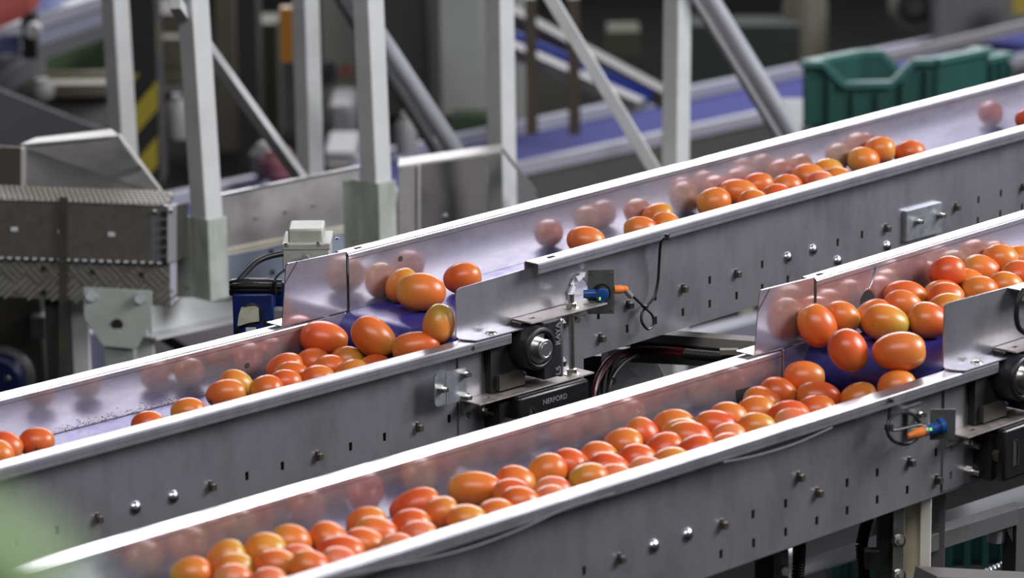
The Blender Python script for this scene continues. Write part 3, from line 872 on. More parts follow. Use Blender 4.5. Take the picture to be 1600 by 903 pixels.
TOMATOES = [
    ('A', 2.3198, 2.8181, 0.9070, 0.724, -0.672, 0.156, 0.0247, 0.0210, 'y', None, 298),
    ('A', 2.3782, 2.8267, 0.9095, 0.713, -0.576, 0.399, 0.0251, 0.0212, 'y', None, 364),
    ('A', 2.3586, 2.7909, 0.9090, 0.726, -0.645, 0.239, 0.0245, 0.0209, 'y', None, 376),
    ('A', 2.3329, 2.7623, 0.9098, 0.717, -0.694, 0.072, 0.0228, 0.0195, 'p', None, 369),
    ('A', 2.4215, 2.8089, 0.9123, 0.717, -0.694, 0.072, 0.0248, 0.0212, 'y', None, 412),
    ('A', 2.3922, 2.7587, 0.9123, 0.662, -0.727, -0.181, 0.0244, 0.0209, 'o', None, 427),
    ('A', 2.4649, 2.8155, 0.9104, 0.686, -0.722, -0.097, 0.0248, 0.0212, 'o', None, 465),
    ('A', 2.5066, 2.7969, 0.9071, 0.474, -0.673, -0.567, 0.0247, 0.0211, 'o', None, 503),
    ('A', 2.4329, 2.7662, 0.9072, 0.662, -0.727, -0.181, 0.0229, 0.0196, 'p', None, 460),
    ('A', 2.4052, 2.7154, 0.9164, 0.600, -0.722, -0.344, 0.0242, 0.0207, 'r', None, 482),
    ('A', 2.3501, 2.7231, 0.9104, 0.717, -0.694, 0.072, 0.0226, 0.0193, 'p', None, 414),
    ('A', 2.4764, 2.7434, 0.9116, 0.681, -0.723, -0.114, 0.0281, 0.0208, 'r', None, 537),
    ('A', 2.4490, 2.7167, 0.9115, 0.690, -0.720, -0.080, 0.0227, 0.0194, 'p', None, 528),
    ('A', 2.5199, 2.7521, 0.9073, 0.614, -0.725, -0.312, 0.0253, 0.0209, 'o', None, 570),
    ('A', 2.5763, 2.8079, 0.9072, 0.724, -0.672, 0.156, 0.0249, 0.0212, 'o', None, 574),
    ('A', 2.5566, 2.7703, 0.9076, 0.634, -0.727, -0.263, 0.0277, 0.0210, 'o', None, 590),
    ('A', 2.6068, 2.7661, 0.9071, 0.662, -0.727, -0.181, 0.0246, 0.0211, 'r', None, 643),
    ('A', 2.5848, 2.7311, 0.9072, 0.686, -0.722, -0.097, 0.0229, 0.0196, 'p', None, 652),
    ('A', 2.5299, 2.7087, 0.9097, 0.704, -0.710, -0.012, 0.0227, 0.0194, 'p', None, 616),
    ('A', 2.6609, 2.8159, 0.9074, 0.724, -0.626, 0.288, 0.0318, 0.0214, 'r', None, 650),
    ('A', 2.6557, 2.7697, 0.9084, 0.722, -0.613, 0.321, 0.0248, 0.0212, 'o', None, 687),
    ('A', 2.7542, 2.8112, 0.9082, 0.704, -0.710, -0.012, 0.0342, 0.0221, 'o', None, 748),
    ('A', 2.6534, 2.7227, 0.9112, 0.717, -0.694, 0.072, 0.0245, 0.0209, 'y', None, 731),
    ('A', 2.8064, 2.7956, 0.9075, 0.634, -0.727, -0.263, 0.0251, 0.0215, 'o', None, 802),
    ('A', 2.7640, 2.7587, 0.9088, 0.704, -0.710, -0.012, 0.0249, 0.0212, 'r', None, 798),
    ('A', 2.7418, 2.7240, 0.9120, 0.686, -0.722, -0.097, 0.0246, 0.0211, 'r', None, 814),
    ('A', 2.6981, 2.7199, 0.9079, 0.717, -0.694, 0.072, 0.0245, 0.0209, 'o', None, 774),
    ('A', 2.8574, 2.7925, 0.9116, 0.713, -0.576, 0.399, 0.0253, 0.0216, 'o', None, 857),
    ('A', 2.9021, 2.7966, 0.9076, 0.563, -0.711, -0.422, 0.0253, 0.0216, 'r', None, 897),
    ('A', 2.9477, 2.7911, 0.9076, 0.651, -0.728, -0.214, 0.0253, 0.0216, 'o', None, 940),
    ('A', 2.8145, 2.7407, 0.9058, 0.704, -0.710, -0.012, 0.0243, 0.0198, 'p', None, 864),
    ('A', 2.7849, 2.7172, 0.9062, 0.717, -0.694, 0.072, 0.0231, 0.0197, 'p', None, 856),
    ('A', 2.9229, 2.7511, 0.9077, 0.651, -0.728, -0.214, 0.0279, 0.0214, 'r', None, 945),
    ('A', 2.8559, 2.7210, 0.9158, 0.725, -0.662, 0.190, 0.0248, 0.0212, 'y', None, 927),
    ('A', 2.8987, 2.7168, 0.9070, 0.600, -0.722, -0.344, 0.0232, 0.0199, 'p', None, 957),
    ('A', 3.0105, 2.8091, 0.9079, 0.704, -0.710, -0.012, 0.0255, 0.0218, 'o', None, 974),
    ('A', 3.0541, 2.8174, 0.9083, 0.425, -0.647, -0.634, 0.0256, 0.0219, 'r', None, 1006),
    ('A', 2.9735, 2.7505, 0.9076, 0.704, -0.710, -0.012, 0.0251, 0.0214, 'r', None, 997),
    ('A', 2.9839, 2.7046, 0.9105, 0.717, -0.694, 0.072, 0.0249, 0.0212, 'y', None, 1044),
    ('A', 2.9400, 2.7054, 0.9095, 0.704, -0.710, -0.012, 0.0232, 0.0199, 'p', None, 1010),
    ('A', 3.1160, 2.8201, 0.9080, 0.686, -0.722, -0.097, 0.0274, 0.0220, 'o', None, 1058),
    ('A', 3.0913, 2.7855, 0.9078, 0.693, -0.718, -0.063, 0.0264, 0.0218, 'y', None, 1062),
    ('A', 3.0678, 2.7514, 0.9154, 0.640, -0.728, -0.247, 0.0295, 0.0216, 'r', None, 1074),
    ('A', 3.0200, 2.7493, 0.9112, 0.713, -0.576, 0.399, 0.0260, 0.0215, 'r', None, 1048),
    ('A', 3.0293, 2.7035, 0.9162, 0.724, -0.672, 0.156, 0.0250, 0.0214, 'r', None, 1079),
    ('A', 3.1440, 2.7742, 0.9095, 0.651, -0.728, -0.214, 0.0290, 0.0218, 'r', None, 1119),
    ('A', 3.1857, 2.7895, 0.9088, 0.640, -0.728, -0.247, 0.0260, 0.0219, 'o', None, 1140),
    ('A', 3.1241, 2.7361, 0.9062, 0.704, -0.710, -0.012, 0.0236, 0.0202, 'p', None, 1138),
    ('A', 3.0900, 2.7071, 0.9071, 0.717, -0.694, 0.072, 0.0234, 0.0200, 'p', None, 1134),
    ('A', 3.1737, 2.7315, 0.9091, 0.704, -0.710, -0.012, 0.0253, 0.0216, 'y', None, 1179),
    ('A', 3.2329, 2.7844, 0.9083, 0.704, -0.710, -0.012, 0.0257, 0.0219, 'o', None, 1184),
    ('A', 3.2696, 2.8068, 0.9081, 0.672, -0.726, -0.147, 0.0259, 0.0221, 'r', None, 1190),
    ('A', 3.3177, 2.8196, 0.9083, 0.614, -0.725, -0.312, 0.0260, 0.0223, 'r', None, 1216),
    ('A', 3.3698, 2.8190, 0.9195, 0.686, -0.722, -0.097, 0.0279, 0.0224, 'o', None, 1257),
    ('A', 3.3399, 2.7700, 0.9080, 0.686, -0.722, -0.097, 0.0299, 0.0220, 'r', None, 1280),
    ('A', 3.2906, 2.7315, 0.9077, 0.717, -0.694, 0.072, 0.0254, 0.0217, 'r', None, 1276),
    ('A', 3.2413, 2.7359, 0.9093, 0.672, -0.726, -0.147, 0.0277, 0.0217, 'r', None, 1230),
    ('A', 3.2135, 2.7073, 0.9123, 0.717, -0.694, 0.072, 0.0237, 0.0202, 'p', None, 1237),
    ('A', 3.3704, 2.7268, 0.9082, 0.722, -0.613, 0.321, 0.0255, 0.0218, 'o', None, 1342),
    ('A', 3.3703, 2.6650, 0.9362, 0.724, -0.672, 0.156, 0.0256, 0.0219, 'o', None, 1402),
    ('N', 3.4102, 2.8327, 0.9810, 0.198, -0.493, -0.847, 0.0296, 0.0253, 'r', (-0.225, -0.956, -0.187), 1276),
    ('N', 3.4661, 2.8350, 0.9811, 0.520, -0.695, -0.496, 0.0252, 0.0215, 'o', None, 1317),
    ('N', 3.3512, 2.7300, 0.9759, 0.258, -0.538, -0.803, 0.0296, 0.0247, 'r', None, 1326),
    ('N', 3.5107, 2.8182, 0.9766, 0.698, -0.536, 0.475, 0.0265, 0.0222, 'o', None, 1364),
    ('N', 3.4840, 2.7757, 0.9798, 0.651, -0.728, -0.214, 0.0322, 0.0246, 'y', (-0.98, 0.058, 0.191), 1387),
    ('N', 3.3876, 2.6764, 0.9774, 0.712, -0.701, 0.038, 0.0353, 0.0254, 'o', None, 1405),
    ('N', 3.5324, 2.7434, 0.9794, 0.634, -0.727, -0.263, 0.0288, 0.0246, 'r', None, 1447),
    ('N', 3.5652, 2.8122, 0.9818, 0.651, -0.728, -0.214, 0.0268, 0.0218, 'o', None, 1410),
    ('N', 3.6005, 2.8354, 0.9845, 0.672, -0.726, -0.147, 0.0304, 0.0219, 'r', None, 1416),
    ('N', 3.6491, 2.8090, 0.9804, 0.686, -0.722, -0.097, 0.0281, 0.0222, 'o', None, 1475),
    ('N', 3.6191, 2.7803, 0.9871, 0.686, -0.722, -0.097, 0.0257, 0.0220, 'r', None, 1478),
    ('N', 3.5860, 2.7547, 0.9832, 0.704, -0.710, -0.012, 0.0254, 0.0217, 'y', None, 1478),
    ('N', 3.6967, 2.7830, 0.9821, 0.704, -0.710, -0.012, 0.0259, 0.0221, 'o', None, 1529),
    ('N', 3.6804, 2.8260, 1.0057, 0.724, -0.672, 0.156, 0.0260, 0.0222, 'r', None, 1484),
    ('N', 3.7217, 2.8212, 0.9810, 0.600, -0.722, -0.344, 0.0274, 0.0224, 'o', None, 1510),
    ('N', 3.7644, 2.8322, 0.9910, 0.640, -0.728, -0.247, 0.0276, 0.0225, 'o', None, 1542),
    ('N', 3.8112, 2.8349, 0.9987, 0.662, -0.727, -0.181, 0.0264, 0.0226, 'o', None, 1562),
    ('N', 3.7442, 2.7758, 0.9813, 0.686, -0.722, -0.097, 0.0260, 0.0222, 'o', None, 1569),
    ('N', 3.7915, 2.7884, 0.9856, 0.704, -0.710, -0.012, 0.0263, 0.0225, 'r', None, 1583),
    ('N', 3.8582, 2.8353, 0.9879, 0.662, -0.727, -0.181, 0.0266, 0.0227, 'o', None, 1590),
    ('B', 2.4915, 3.3785, 0.9058, 0.600, -0.722, -0.344, 0.0224, 0.0191, 'r', None, 12),
    ('B', 2.4621, 3.3574, 0.9065, 0.600, -0.722, -0.344, 0.0222, 0.0190, 'o', None, -4),
    ('B', 2.5325, 3.3690, 0.9053, 0.724, -0.672, 0.156, 0.0233, 0.0193, 'r', (-0.664, -0.725, -0.185), 55),
    ('B', 2.6741, 3.3218, 0.9055, 0.704, -0.710, -0.012, 0.0228, 0.0195, 'r', None, 232),
    ('B', 2.7464, 3.3295, 0.9057, 0.717, -0.694, 0.072, 0.0239, 0.0197, 'o', None, 294),
    ('B', 2.8768, 3.3860, 0.9063, 0.634, -0.727, -0.263, 0.0238, 0.0203, 'y', None, 369),
    ('B', 2.8375, 3.3598, 0.9061, 0.717, -0.694, 0.072, 0.0277, 0.0201, 'o', (-0.952, 0.226, -0.208), 354),
    ('B', 2.8804, 3.3297, 0.9087, 0.717, -0.694, 0.072, 0.0236, 0.0202, 'r', None, 417),
    ('B', 2.9215, 3.3380, 0.9068, 0.704, -0.710, -0.012, 0.0238, 0.0203, 'r', None, 447),
    ('B', 2.9726, 3.3964, 0.9073, 0.726, -0.645, 0.239, 0.0268, 0.0206, 'r', None, 448),
    ('B', 2.9526, 3.3616, 0.9068, 0.704, -0.710, -0.012, 0.0240, 0.0205, 'r', None, 457),
    ('B', 3.0188, 3.3914, 0.9067, 0.686, -0.722, -0.097, 0.0243, 0.0207, 'r', None, 487),
    ('B', 2.9621, 3.3181, 0.9084, 0.717, -0.694, 0.072, 0.0239, 0.0204, 'o', None, 493),
    ('B', 3.0116, 3.3487, 0.9071, 0.704, -0.710, -0.012, 0.0241, 0.0206, 'r', None, 516),
    ('B', 3.0562, 3.3614, 0.9078, 0.704, -0.710, -0.012, 0.0244, 0.0208, 'y', None, 543),
    ('B', 3.0108, 3.3043, 0.9081, 0.724, -0.672, 0.156, 0.0240, 0.0205, 'o', None, 550),
    ('B', 3.0545, 3.3049, 0.9068, 0.724, -0.672, 0.156, 0.0242, 0.0207, 'r', None, 587),
    ('B', 3.0551, 3.4075, 0.9308, 0.672, -0.726, -0.147, 0.0341, 0.0245, 'r', None, 508),
    ('B', 3.0769, 3.3318, 0.9415, 0.425, -0.647, -0.634, 0.0337, 0.0257, 'o', None, 584),
    ('B', 3.0810, 3.2546, 0.9413, 0.724, -0.672, 0.156, 0.0335, 0.0212, 'r', None, 649),
    ('B', 3.1120, 3.2410, 0.9700, 0.297, 0.034, 0.954, 0.0280, 0.0217, 'y', (0.028, -0.847, -0.531), 697),
    ('U', 3.2056, 3.4097, 0.9779, 0.623, -0.390, 0.678, 0.0267, 0.0223, 'o', None, 629),
    ('U', 3.1888, 3.3561, 0.9806, 0.693, -0.718, -0.063, 0.0353, 0.0265, 'o', None, 657),
    ('U', 3.2911, 3.3773, 0.9787, 0.725, -0.662, 0.190, 0.0278, 0.0224, 'r', None, 723),
    ('U', 3.5600, 3.3938, 0.9831, 0.672, -0.726, -0.147, 0.0289, 0.0215, 'o', None, 916),
    ('U', 3.6592, 3.3784, 0.9850, 0.717, -0.694, 0.072, 0.0255, 0.0204, 'o', None, 1001),
    ('U', 3.7342, 3.4113, 0.9880, 0.717, -0.694, 0.072, 0.0242, 0.0207, 'y', None, 1028),
    ('U', 3.7040, 3.3686, 0.9850, 0.686, -0.722, -0.097, 0.0240, 0.0205, 'o', None, 1039),
    ('U', 3.8491, 3.4019, 0.9907, 0.726, -0.645, 0.239, 0.0273, 0.0233, 'o', None, 1115),
    ('U', 3.9146, 3.4091, 0.9952, 0.686, -0.722, -0.097, 0.0314, 0.0212, 'o', None, 1154),
    ('U', 3.9631, 3.4106, 0.9975, 0.724, -0.672, 0.156, 0.0250, 0.0213, 'r', None, 1186),
    ('U', 4.0041, 3.3874, 0.9919, 0.704, -0.710, -0.012, 0.0250, 0.0214, 'o', None, 1229),
    ('U', 4.0750, 3.4032, 0.9944, 0.681, -0.723, -0.114, 0.0280, 0.0216, 'o', None, 1266),
    ('U', 4.1224, 3.4039, 0.9946, 0.651, -0.728, -0.214, 0.0254, 0.0217, 'y', None, 1293),
    ('U', 4.2128, 3.4068, 0.9988, 0.662, -0.727, -0.181, 0.0265, 0.0220, 'o', None, 1349),
    ('U', 4.2581, 3.4099, 1.0089, 0.704, -0.710, -0.012, 0.0259, 0.0221, 'o', None, 1374),
    ('U', 4.3067, 3.3878, 0.9988, 0.704, -0.710, -0.012, 0.0267, 0.0222, 'r', None, 1421),
    ('U', 3.9447, 3.3600, 0.9904, 0.704, -0.710, -0.012, 0.0247, 0.0211, 'r', None, 1212),
    ('U', 3.8912, 3.3601, 0.9892, 0.704, -0.710, -0.012, 0.0246, 0.0210, 'o', None, 1176),
    ('U', 4.0433, 3.3547, 0.9959, 0.704, -0.710, -0.012, 0.0236, 0.0201, 'p', None, 1284),
    ('U', 4.0875, 3.3552, 0.9939, 0.704, -0.710, -0.012, 0.0252, 0.0215, 'o', None, 1305),
    ('V', 4.6350, 3.3900, 1.0050, 0.686, -0.722, -0.097, 0.0278, 0.0214, 'r', None, 1545)
]
SPECIAL = {
    ('A', 748): 'big plump orange tomato lying on top of the foreground pile',
    ('A', 298): 'yellowish blurred tomato at the lower left end of the foreground pile',
    ('A', 1257): 'glossy orange tomato just fallen below the right blue belt end',
    ('A', 1402): 'tomato bouncing beside the near rim under the right guide plate',
    ('A', 1342): 'small orange tomato peeking over the near rim below the right blue belt',
    ('N', 1276): 'round red tomato at the left brink of the right belt, beside the guide plate',
    ('N', 1326): 'red tomato tumbling upright off the right blue belt end',
    ('N', 1405): 'large orange oval tomato tipping over the right blue belt end, stretched sideways',
    ('N', 1387): 'yellow-orange tomato with a visible stem scar on the right belt',
    ('N', 1447): 'dark red tomato against the right near guide plate',
    ('N', 1317): 'pale orange tomato behind the round red one at the right belt brink',
    ('B', 55): 'shiny red tomato with stem scar alone at the far left of the middle trough',
    ('B', 508): 'large red tomato on top of the middle pile, beside the far guide plate',
    ('B', 584): 'tilted orange tomato falling in front of the middle blue belt end',
    ('B', 649): 'long red tomato wedged below the middle belt end, near the rim',
    ('B', 697): 'upright yellow tomato squeezed beside the middle near guide plate',
    ('B', 354): 'orange tomato with green stem scar at the left of the middle pile',
    ('U', 657): 'big orange oval tomato in front at the middle blue belt end',
    ('U', 629): 'orange tomato tucked behind the big oval one on the middle belt end',
    ('U', 723): 'red tomato just behind the near guide plate on the middle belt',
    ('U', 916): 'single orange tomato above the blue sensor on the middle climbing belt',
    ('U', 1028): 'pale yellow tomato in the trio above the looped sensor cable',
    ('U', 1421): 'rightmost red tomato of the cluster on the middle climbing belt',
    ('U', 1374): 'round orange tomato standing highest in the upper right cluster',
    ('V', 1545): 'tomato at the far right edge mirrored in the middle line far wall',
}
rank = {}
for g in 'ANBUV':
    s = sorted([i for i, q in enumerate(TOMATOES) if q[0] == g], key=lambda i: TOMATOES[i][11])
    for k in ('r', 'o', 'y', 'p'):
        for n, i in enumerate([i for i in s if TOMATOES[i][9] == k]):
            rank[i] = n
for i, (g, x, y, z, ax, ay, az, rl, rs, c, scar, pxx) in enumerate(TOMATOES):
    me = TM[c][i % 5]
    o = bpy.data.objects.new('tomato', me)
    COL.objects.link(o)
    ORG[o.name] = Vector((x, y, z))
    a = Vector((ax, ay, az)).normalized()
    if (i * 7) % 3 == 0:
        a = -a
    if scar:
        a = -Vector(scar).normalized() if False else a
    b = a.cross(Vector((.1, .2, 1))).normalized()
    cc = a.cross(b)
    R = Matrix((a, b, cc)).transposed() @ Matrix.Rotation(i * 1.7, 3, 'X')
    o.matrix_world = Matrix.Translation((x, y, z)) @ R.to_4x4() @ Matrix.Diagonal((rl, rs, rs, 1))
    lab = SPECIAL.get((g, pxx))
    if not lab:
        lab = '%s tomato %s, %s of its colour from the left' % (COLOR_WORD[c], PLACE[g], ORD[min(rank[i], 19)])
    tag(o, lab, 'tomato', GROUPS[g])
    if scar:
        dv = Vector(scar).normalized()
        # point of the ellipsoid's surface in that direction
        loc = R.transposed() @ dv
        k = 1 / math.sqrt((loc.x / rl) ** 2 + (loc.y / rs) ** 2 + (loc.z / rs) ** 2)
        p = Vector((x, y, z)) + dv * k * .985
        mb = MB()
        mb.lathe([(.0022, 0), (.0018, .0006), (.0006, .0009)], p, dv, 10)
        for q in range(5):
            t1 = dv.orthogonal().normalized()
            t1.rotate(Matrix.Rotation(q * 1.2566, 3, dv).to_quaternion())
            mb.bar(p + t1 * .001 + dv * .0004, p + t1 * .0048 - dv * .0002, .0012, .0005, dv)
        s = mb.build('stem_scar', SCAR)
        bpy.context.view_layer.update()
        s.parent = o
        s.matrix_parent_inverse = o.matrix_world.inverted()

# ------------------------------------------------------------------ gear motor behind the middle line
gm = thing('gear_motor', 'blue gear motor with black cable coil and grey junction box behind the middle line', 'motor', at(440, 520, 4.95))
d0 = 4.93


def facing_box(mb, x0, y0, x1, y1, depth, thick, z_up=True):
    """box whose front face, seen square on, spans the given measured rectangle at this depth; horizontal depth 'thick' behind it"""
    a, b, c = at(x0, y0, depth), at(x1, y0, depth), at(x0, y1, depth)
    w = (b - a).length
    h = (c - a).length / CAM_UP.z
    cc = at((x0 + x1) / 2, (y0 + y1) / 2, depth)
    return mb.box(cc + N * (thick / 2), (w, thick, h), (U, N, Z))


gb = facing_box(MB(), 364, 459, 428, 540, d0, .07).build('gearbox', BLUEPAINT, gm, bevel=.003)
gb2 = MB()
for (px, py) in ((370, 473), (421, 476), (394, 463), (416, 504), (372, 515)):
    gb2.lathe([(.004, 0), (.004, .0012), (.0024, .0014), (.0024, .0004)], at(px, py, d0) - N * .0002, -N, 14)
gb2.build('bolt_holes', RUBBER, gb)
MB().lathe([(.0165, 0), (.0165, .003), (.0135, .004), (.0135, .001)], at(394, 490, d0), -N, 28).build('shaft_cover', RUBBER, gb)
MB().prism([at(377, 480, d0 - .006), at(404, 477, d0 - .006), at(405, 502, d0 - .006), at(390, 504, d0 - .007), at(371, 510, d0 - .006), at(373, 492, d0 - .008)], N * .0008).build('tape_patch', TAPE, gb, 0)
facing_box(MB(), 384, 512, 400, 520, d0 - .002, .002).build('data_label', PAPER, gb)
MB().cyl(at(432, 470, d0 + .05), at(470, 470, d0 + .12), .028, n=24).cyl(at(436, 500, d0 + .02), at(436, 500, d0 + .1), .02, n=20).build('motor_flange', BLUEPAINT, gm, bevel=.002)
MB().lathe([(.020, 0), (.018, .004), (.016, .008)], at(436, 500, d0 + .012), -N, 22).build('motor_fan', GREYMID, gm)
jb = facing_box(MB(), 441, 383, 515, 425, 4.96, .075).build('junction_box', GREYPLASTIC, gm, bevel=.002)
facing_box(MB(), 440, 381, 516, 391, 4.955, .085).build('box_lip', GREYPLASTIC, jb, bevel=.0015)
facing_box(MB(), 450, 358, 505, 382, 4.962, .06).build('box_lid', GREYPLASTIC, jb, bevel=.003)
MB().cyl(at(465, 409, 4.955), at(463, 410, 4.935), .0055, n=14).cyl(at(478, 404, 4.955), at(476, 406, 4.935), .0065, n=14).build('cable_gland', GREYMID, jb)
g2 = MB()
for (px, py) in ((497, 381), (447, 382), (527, 374)):
    g2.lathe([(.003, 0), (.0028, .002), (.001, .003)], at(px, py, 4.95), Z, 10)
g2.build('lid_screw', ZINC, jb)
for i, (y0, dz) in enumerate(((446, 0), (452, .006), (440, .010), (456, .014))):
    pts = [at(440, y0 + 1, d0 - .008 + dz), at(410, y0, d0 - .012 + dz), at(380, y0, d0 - .012 + dz), at(366, y0 + 1, d0 - .006 + dz), at(362.5, y0 + 2, d0 + .01 + dz), at(370, y0 - 1, d0 + .025 + dz), at(420, y0 - 2, d0 + .035 + dz)]
    MB().tube(pts, .0042, 10).build('cable_coil', RUBBER, gm)
MB().tube([at(372, 440, d0), at(385, 425, d0 + .01), at(402, 409, d0 + .02), at(420, 401, d0 + .025), at(442, 396, d0 + .03)], .0042, 10).build('supply_cable', RUBBER, gm)
MB().tube([at(421, 455, d0 - .016), at(432, 433, d0 - .016), at(446, 421, d0 - .01), at(460, 413, d0)], .0016, 8).build('thin_lead', RUBBER, gm)
MB().box(at(431, 447, d0 - .012), (.003, .02, .02), (U, N, Z)).build('cable_tie', RUBBER, gm)
MB().bar(at(410, 532, d0 + .03), (3.0, 3.452, .90), .04, .03).build('motor_mount', GREYDARK, gm)

# ------------------------------------------------------------------ posts of the frame behind
def post(label, px_mid0, px_mid1, y1, depth, s=.041, z_low=0.0, z_top=2.9, group='pale grey square posts'):
    """square tube, its near corner edge runs from px_mid0 at the top of the photograph to px_mid1 at row y1"""
    a, b = at(px_mid0, 0, depth), at(px_mid1, y1, depth)
    # nearest edge of the tube is the corner towards the camera: centre lies behind it
    c = b + Vector((s / 2, s / 2, 0)) * 1.0
    lean = (a - b)
    lean = Vector((lean.x / lean.z, lean.y / lean.z, 0))
    # keep the tube plumb to within the small lean that it has sideways
    side = U * lean.dot(U)
    p_low = Vector((c.x, c.y, 0)) + side * (z_low - b.z)
    p_low.z = z_low
    p_top = Vector((c.x, c.y, 0)) + side * (z_top - b.z)
    p_top.z = z_top
    mb = MB()
    h = s / 2
    vs = [p + X * (i * h) + Y * (j * h) for p in (p_low, p_top) for i, j in ((-1, -1), (1, -1), (1, 1), (-1, 1))]
    mb.add(vs, [(0, 3, 2, 1), (4, 5, 6, 7), (0, 1, 5, 4), (1, 2, 6, 5), (2, 3, 7, 6), (3, 0, 4, 7)])
    o = mb.build('frame_post', POST, None, 30, .002)
    return o, p_low, p_top


P1, l1, _ = post('', 184, 191.5, 240, 7.05)
tag(P1, 'leftmost pale grey square post, rising behind the bent guide hood', 'post', 'pale grey square posts')
z2 = at(300, 480, 6.24).z
t2 = thing('frame_post', 'second pale grey square post from the left with a bolted foot sleeve', 'post', at(320, 470, 6.26), 'pale grey square posts')
P2, l2, tp2 = post('', 307, 321.5, 345, 6.24, .0415, z2 + .01)
z4 = at(580, 400, 6.3).z
t4 = thing('frame_post', 'fourth pale grey post from the left, its greenish foot sleeve beside the box hood', 'post', at(588, 370, 6.32), 'pale grey square posts')
P4, l4, tp4 = post('', 577.5, 587, 285, 6.3, .0405, z4 - .1)
P3, l3, _ = post('', 480, 484, 275, 7.1, .0405)
tag(P3, 'third pale grey square post from the left, behind the metal side rail', 'post', 'pale grey square posts')
P5, l5, _ = post('', 781, 785, 290, 6.75, .0405)
tag(P5, 'fifth pale grey square post from the left, passing the open end of the box hood', 'post', 'pale grey square posts')
P6, l6, _ = post('', 1057, 1057, 240, 7.0, .041)
tag(P6, 'rightmost pale grey square post, between the slanted braces', 'post', 'pale grey square posts')
for (p, t) in ((P2, t2), (P4, t4)):
    p.name = 'tube'
    w = ORG.get('frame_post', None)
    loc = p.location.copy()
    p.parent = t
    p.location = loc - t.location
    p.matrix_parent_inverse = Matrix.Identity(4)


def sleeve(t, base, top_px, bot_px, depth, s):
    zt, zb = at(top_px[0], top_px[1], depth).z, at(bot_px[0], bot_px[1], depth).z
    c = Vector((base.x, base.y, 0))
    mb = MB()
    o = s / 2
    th = .004
    mb.bb(c.x - o - th, c.x + o - .003, c.y - o - th, c.y - o, zb, zt)
    mb.bb(c.x - o - th, c.x - o, c.y - o, c.y + o + .030, zb, zt)
    e_ = Vector((c.x - o, c.y + o, (zb + zt) / 2))
    mb.box(e_ - U * .019, (.034, .004, zt - zb), (U, N, Z))
    sl = mb.build('foot_sleeve', POST_OLD, t, 30, .001)
    MB().lathe([(.0075, 0), (.0075, .006), (.004, .006), (.004, .012)], (c.x - o - th, c.y + o + .012, zb + (zt - zb) * .12), -X, 12).build('sleeve_bolt', ZINC, sl)
    MB().lathe([(.005, 0), (.005, .0008)], (c.x - o - th, c.y + o + .014, zb + (zt - zb) * .42), -X, 12).build('sleeve_hole', DARK, sl, 0)
    return sl


sleeve(t2, l2, (320, 343), (320, 478), 6.24, .044)
sl4 = sleeve(t4, l4, (587, 286), (587, 400), 6.3, .043)
for k in range(3):
    MB().lathe([(.005, 0), (.0045, .003), (.002, .005)], at(621, 312 + k * 13, 6.37), U, 10).build('side_bolt', ZINC, sl4)

# slanted braces
def brace(label, a, b, depth0, depth1, r, square=False, m=POST, thin=None, cat='brace'):
    p0, p1 = at(a[0], a[1], depth0), at(b[0], b[1], depth1)
    d = (p1 - p0).normalized()
    p0 = p0 - d * .25
    p1 = p1 + d * .1
    mb = MB()
    if square:
        mb.bar(p0, p1, r * 2, r * 2, U)
    else:
        mb.cyl(p0, p1, r, n=20)
    o = mb.build('slanted_brace', m, None, 30, .001 if square else 0)
    tag(o, label, cat, 'slanted braces')
    return o


brace('thin slanted brace running down from the second post', (333, 88), (468, 276), 6.35, 6.95, .0105, True)
brace('thick round tube slanting down right of the fourth post', (607, 78), (716, 243), 6.9, 7.1, .0185, False, TUBE)
brace('dark slanted bar standing in for the shade behind the thick round tube', (570, 60), (690, 250), 7.3, 7.5, .012, False, GREYDARK)  # dark bar paints the shadow behind the thick tube
brace('thin slanted brace between the fifth and the rightmost post', (862, 0), (1018, 258), 6.9, 7.0, .0125, True)
brace('thick round tube slanting down right of the rightmost post', (1110, 0), (1236, 206), 6.95, 7.1, .0195, False, TUBE)
brace('thin grey tube running close along the thick right tube', (1084, 0), (1212, 208), 7.1, 7.2, .0085, False, GREYMID)

# ------------------------------------------------------------------ side rail and hoods of the conveyor behind
YR = 4.80
sr = thing('side_rail', 'dull brushed metal side rail with rivets between the second and fourth post', 'rail', at_y(450, 350, YR))
q = [at_y(335, 307, YR), at_y(562, 261, YR), at_y(562, 347, YR), at_y(335, 392, YR)]
MB().prism(q, (0, .003, 0)).build('rail_sheet', BRUSHED, sr)
a, b = at_y(335, 307, YR), at_y(562, 261, YR)
MB().bar(a, b, .004, .005).build('rail_edge', STEEL_EDGE, sr)
a, b = at_y(335, 397, YR), at_y(562, 352, YR)
MB().bar(a, b, .012, .009).build('edge_strip', CREAM, sr)
q = [at_y(335, 403, YR), at_y(562, 358, YR), at_y(562, 425, YR), at_y(335, 470, YR)]
MB().prism(q, (0, .02, 0)).build('lower_sheet', mat('blue_grey_sheet', (0.33, 0.38, 0.48), 0.45, 0.3), sr)
for (px, py) in ((353, 351), (399, 340), (445, 330), (488, 320)):
    MB().lathe([(.0052, 0), (.004, .002), (.001, .003)], at_y(px, py, YR), -Y, 12).build('rivet', ZINC, sr)
for (px, py) in ((423, 393), (425, 425)):
    MB().lathe([(.005, 0), (.005, .003)], at_y(px, py, YR), -Y, 12).build('hole', DARK, sr)

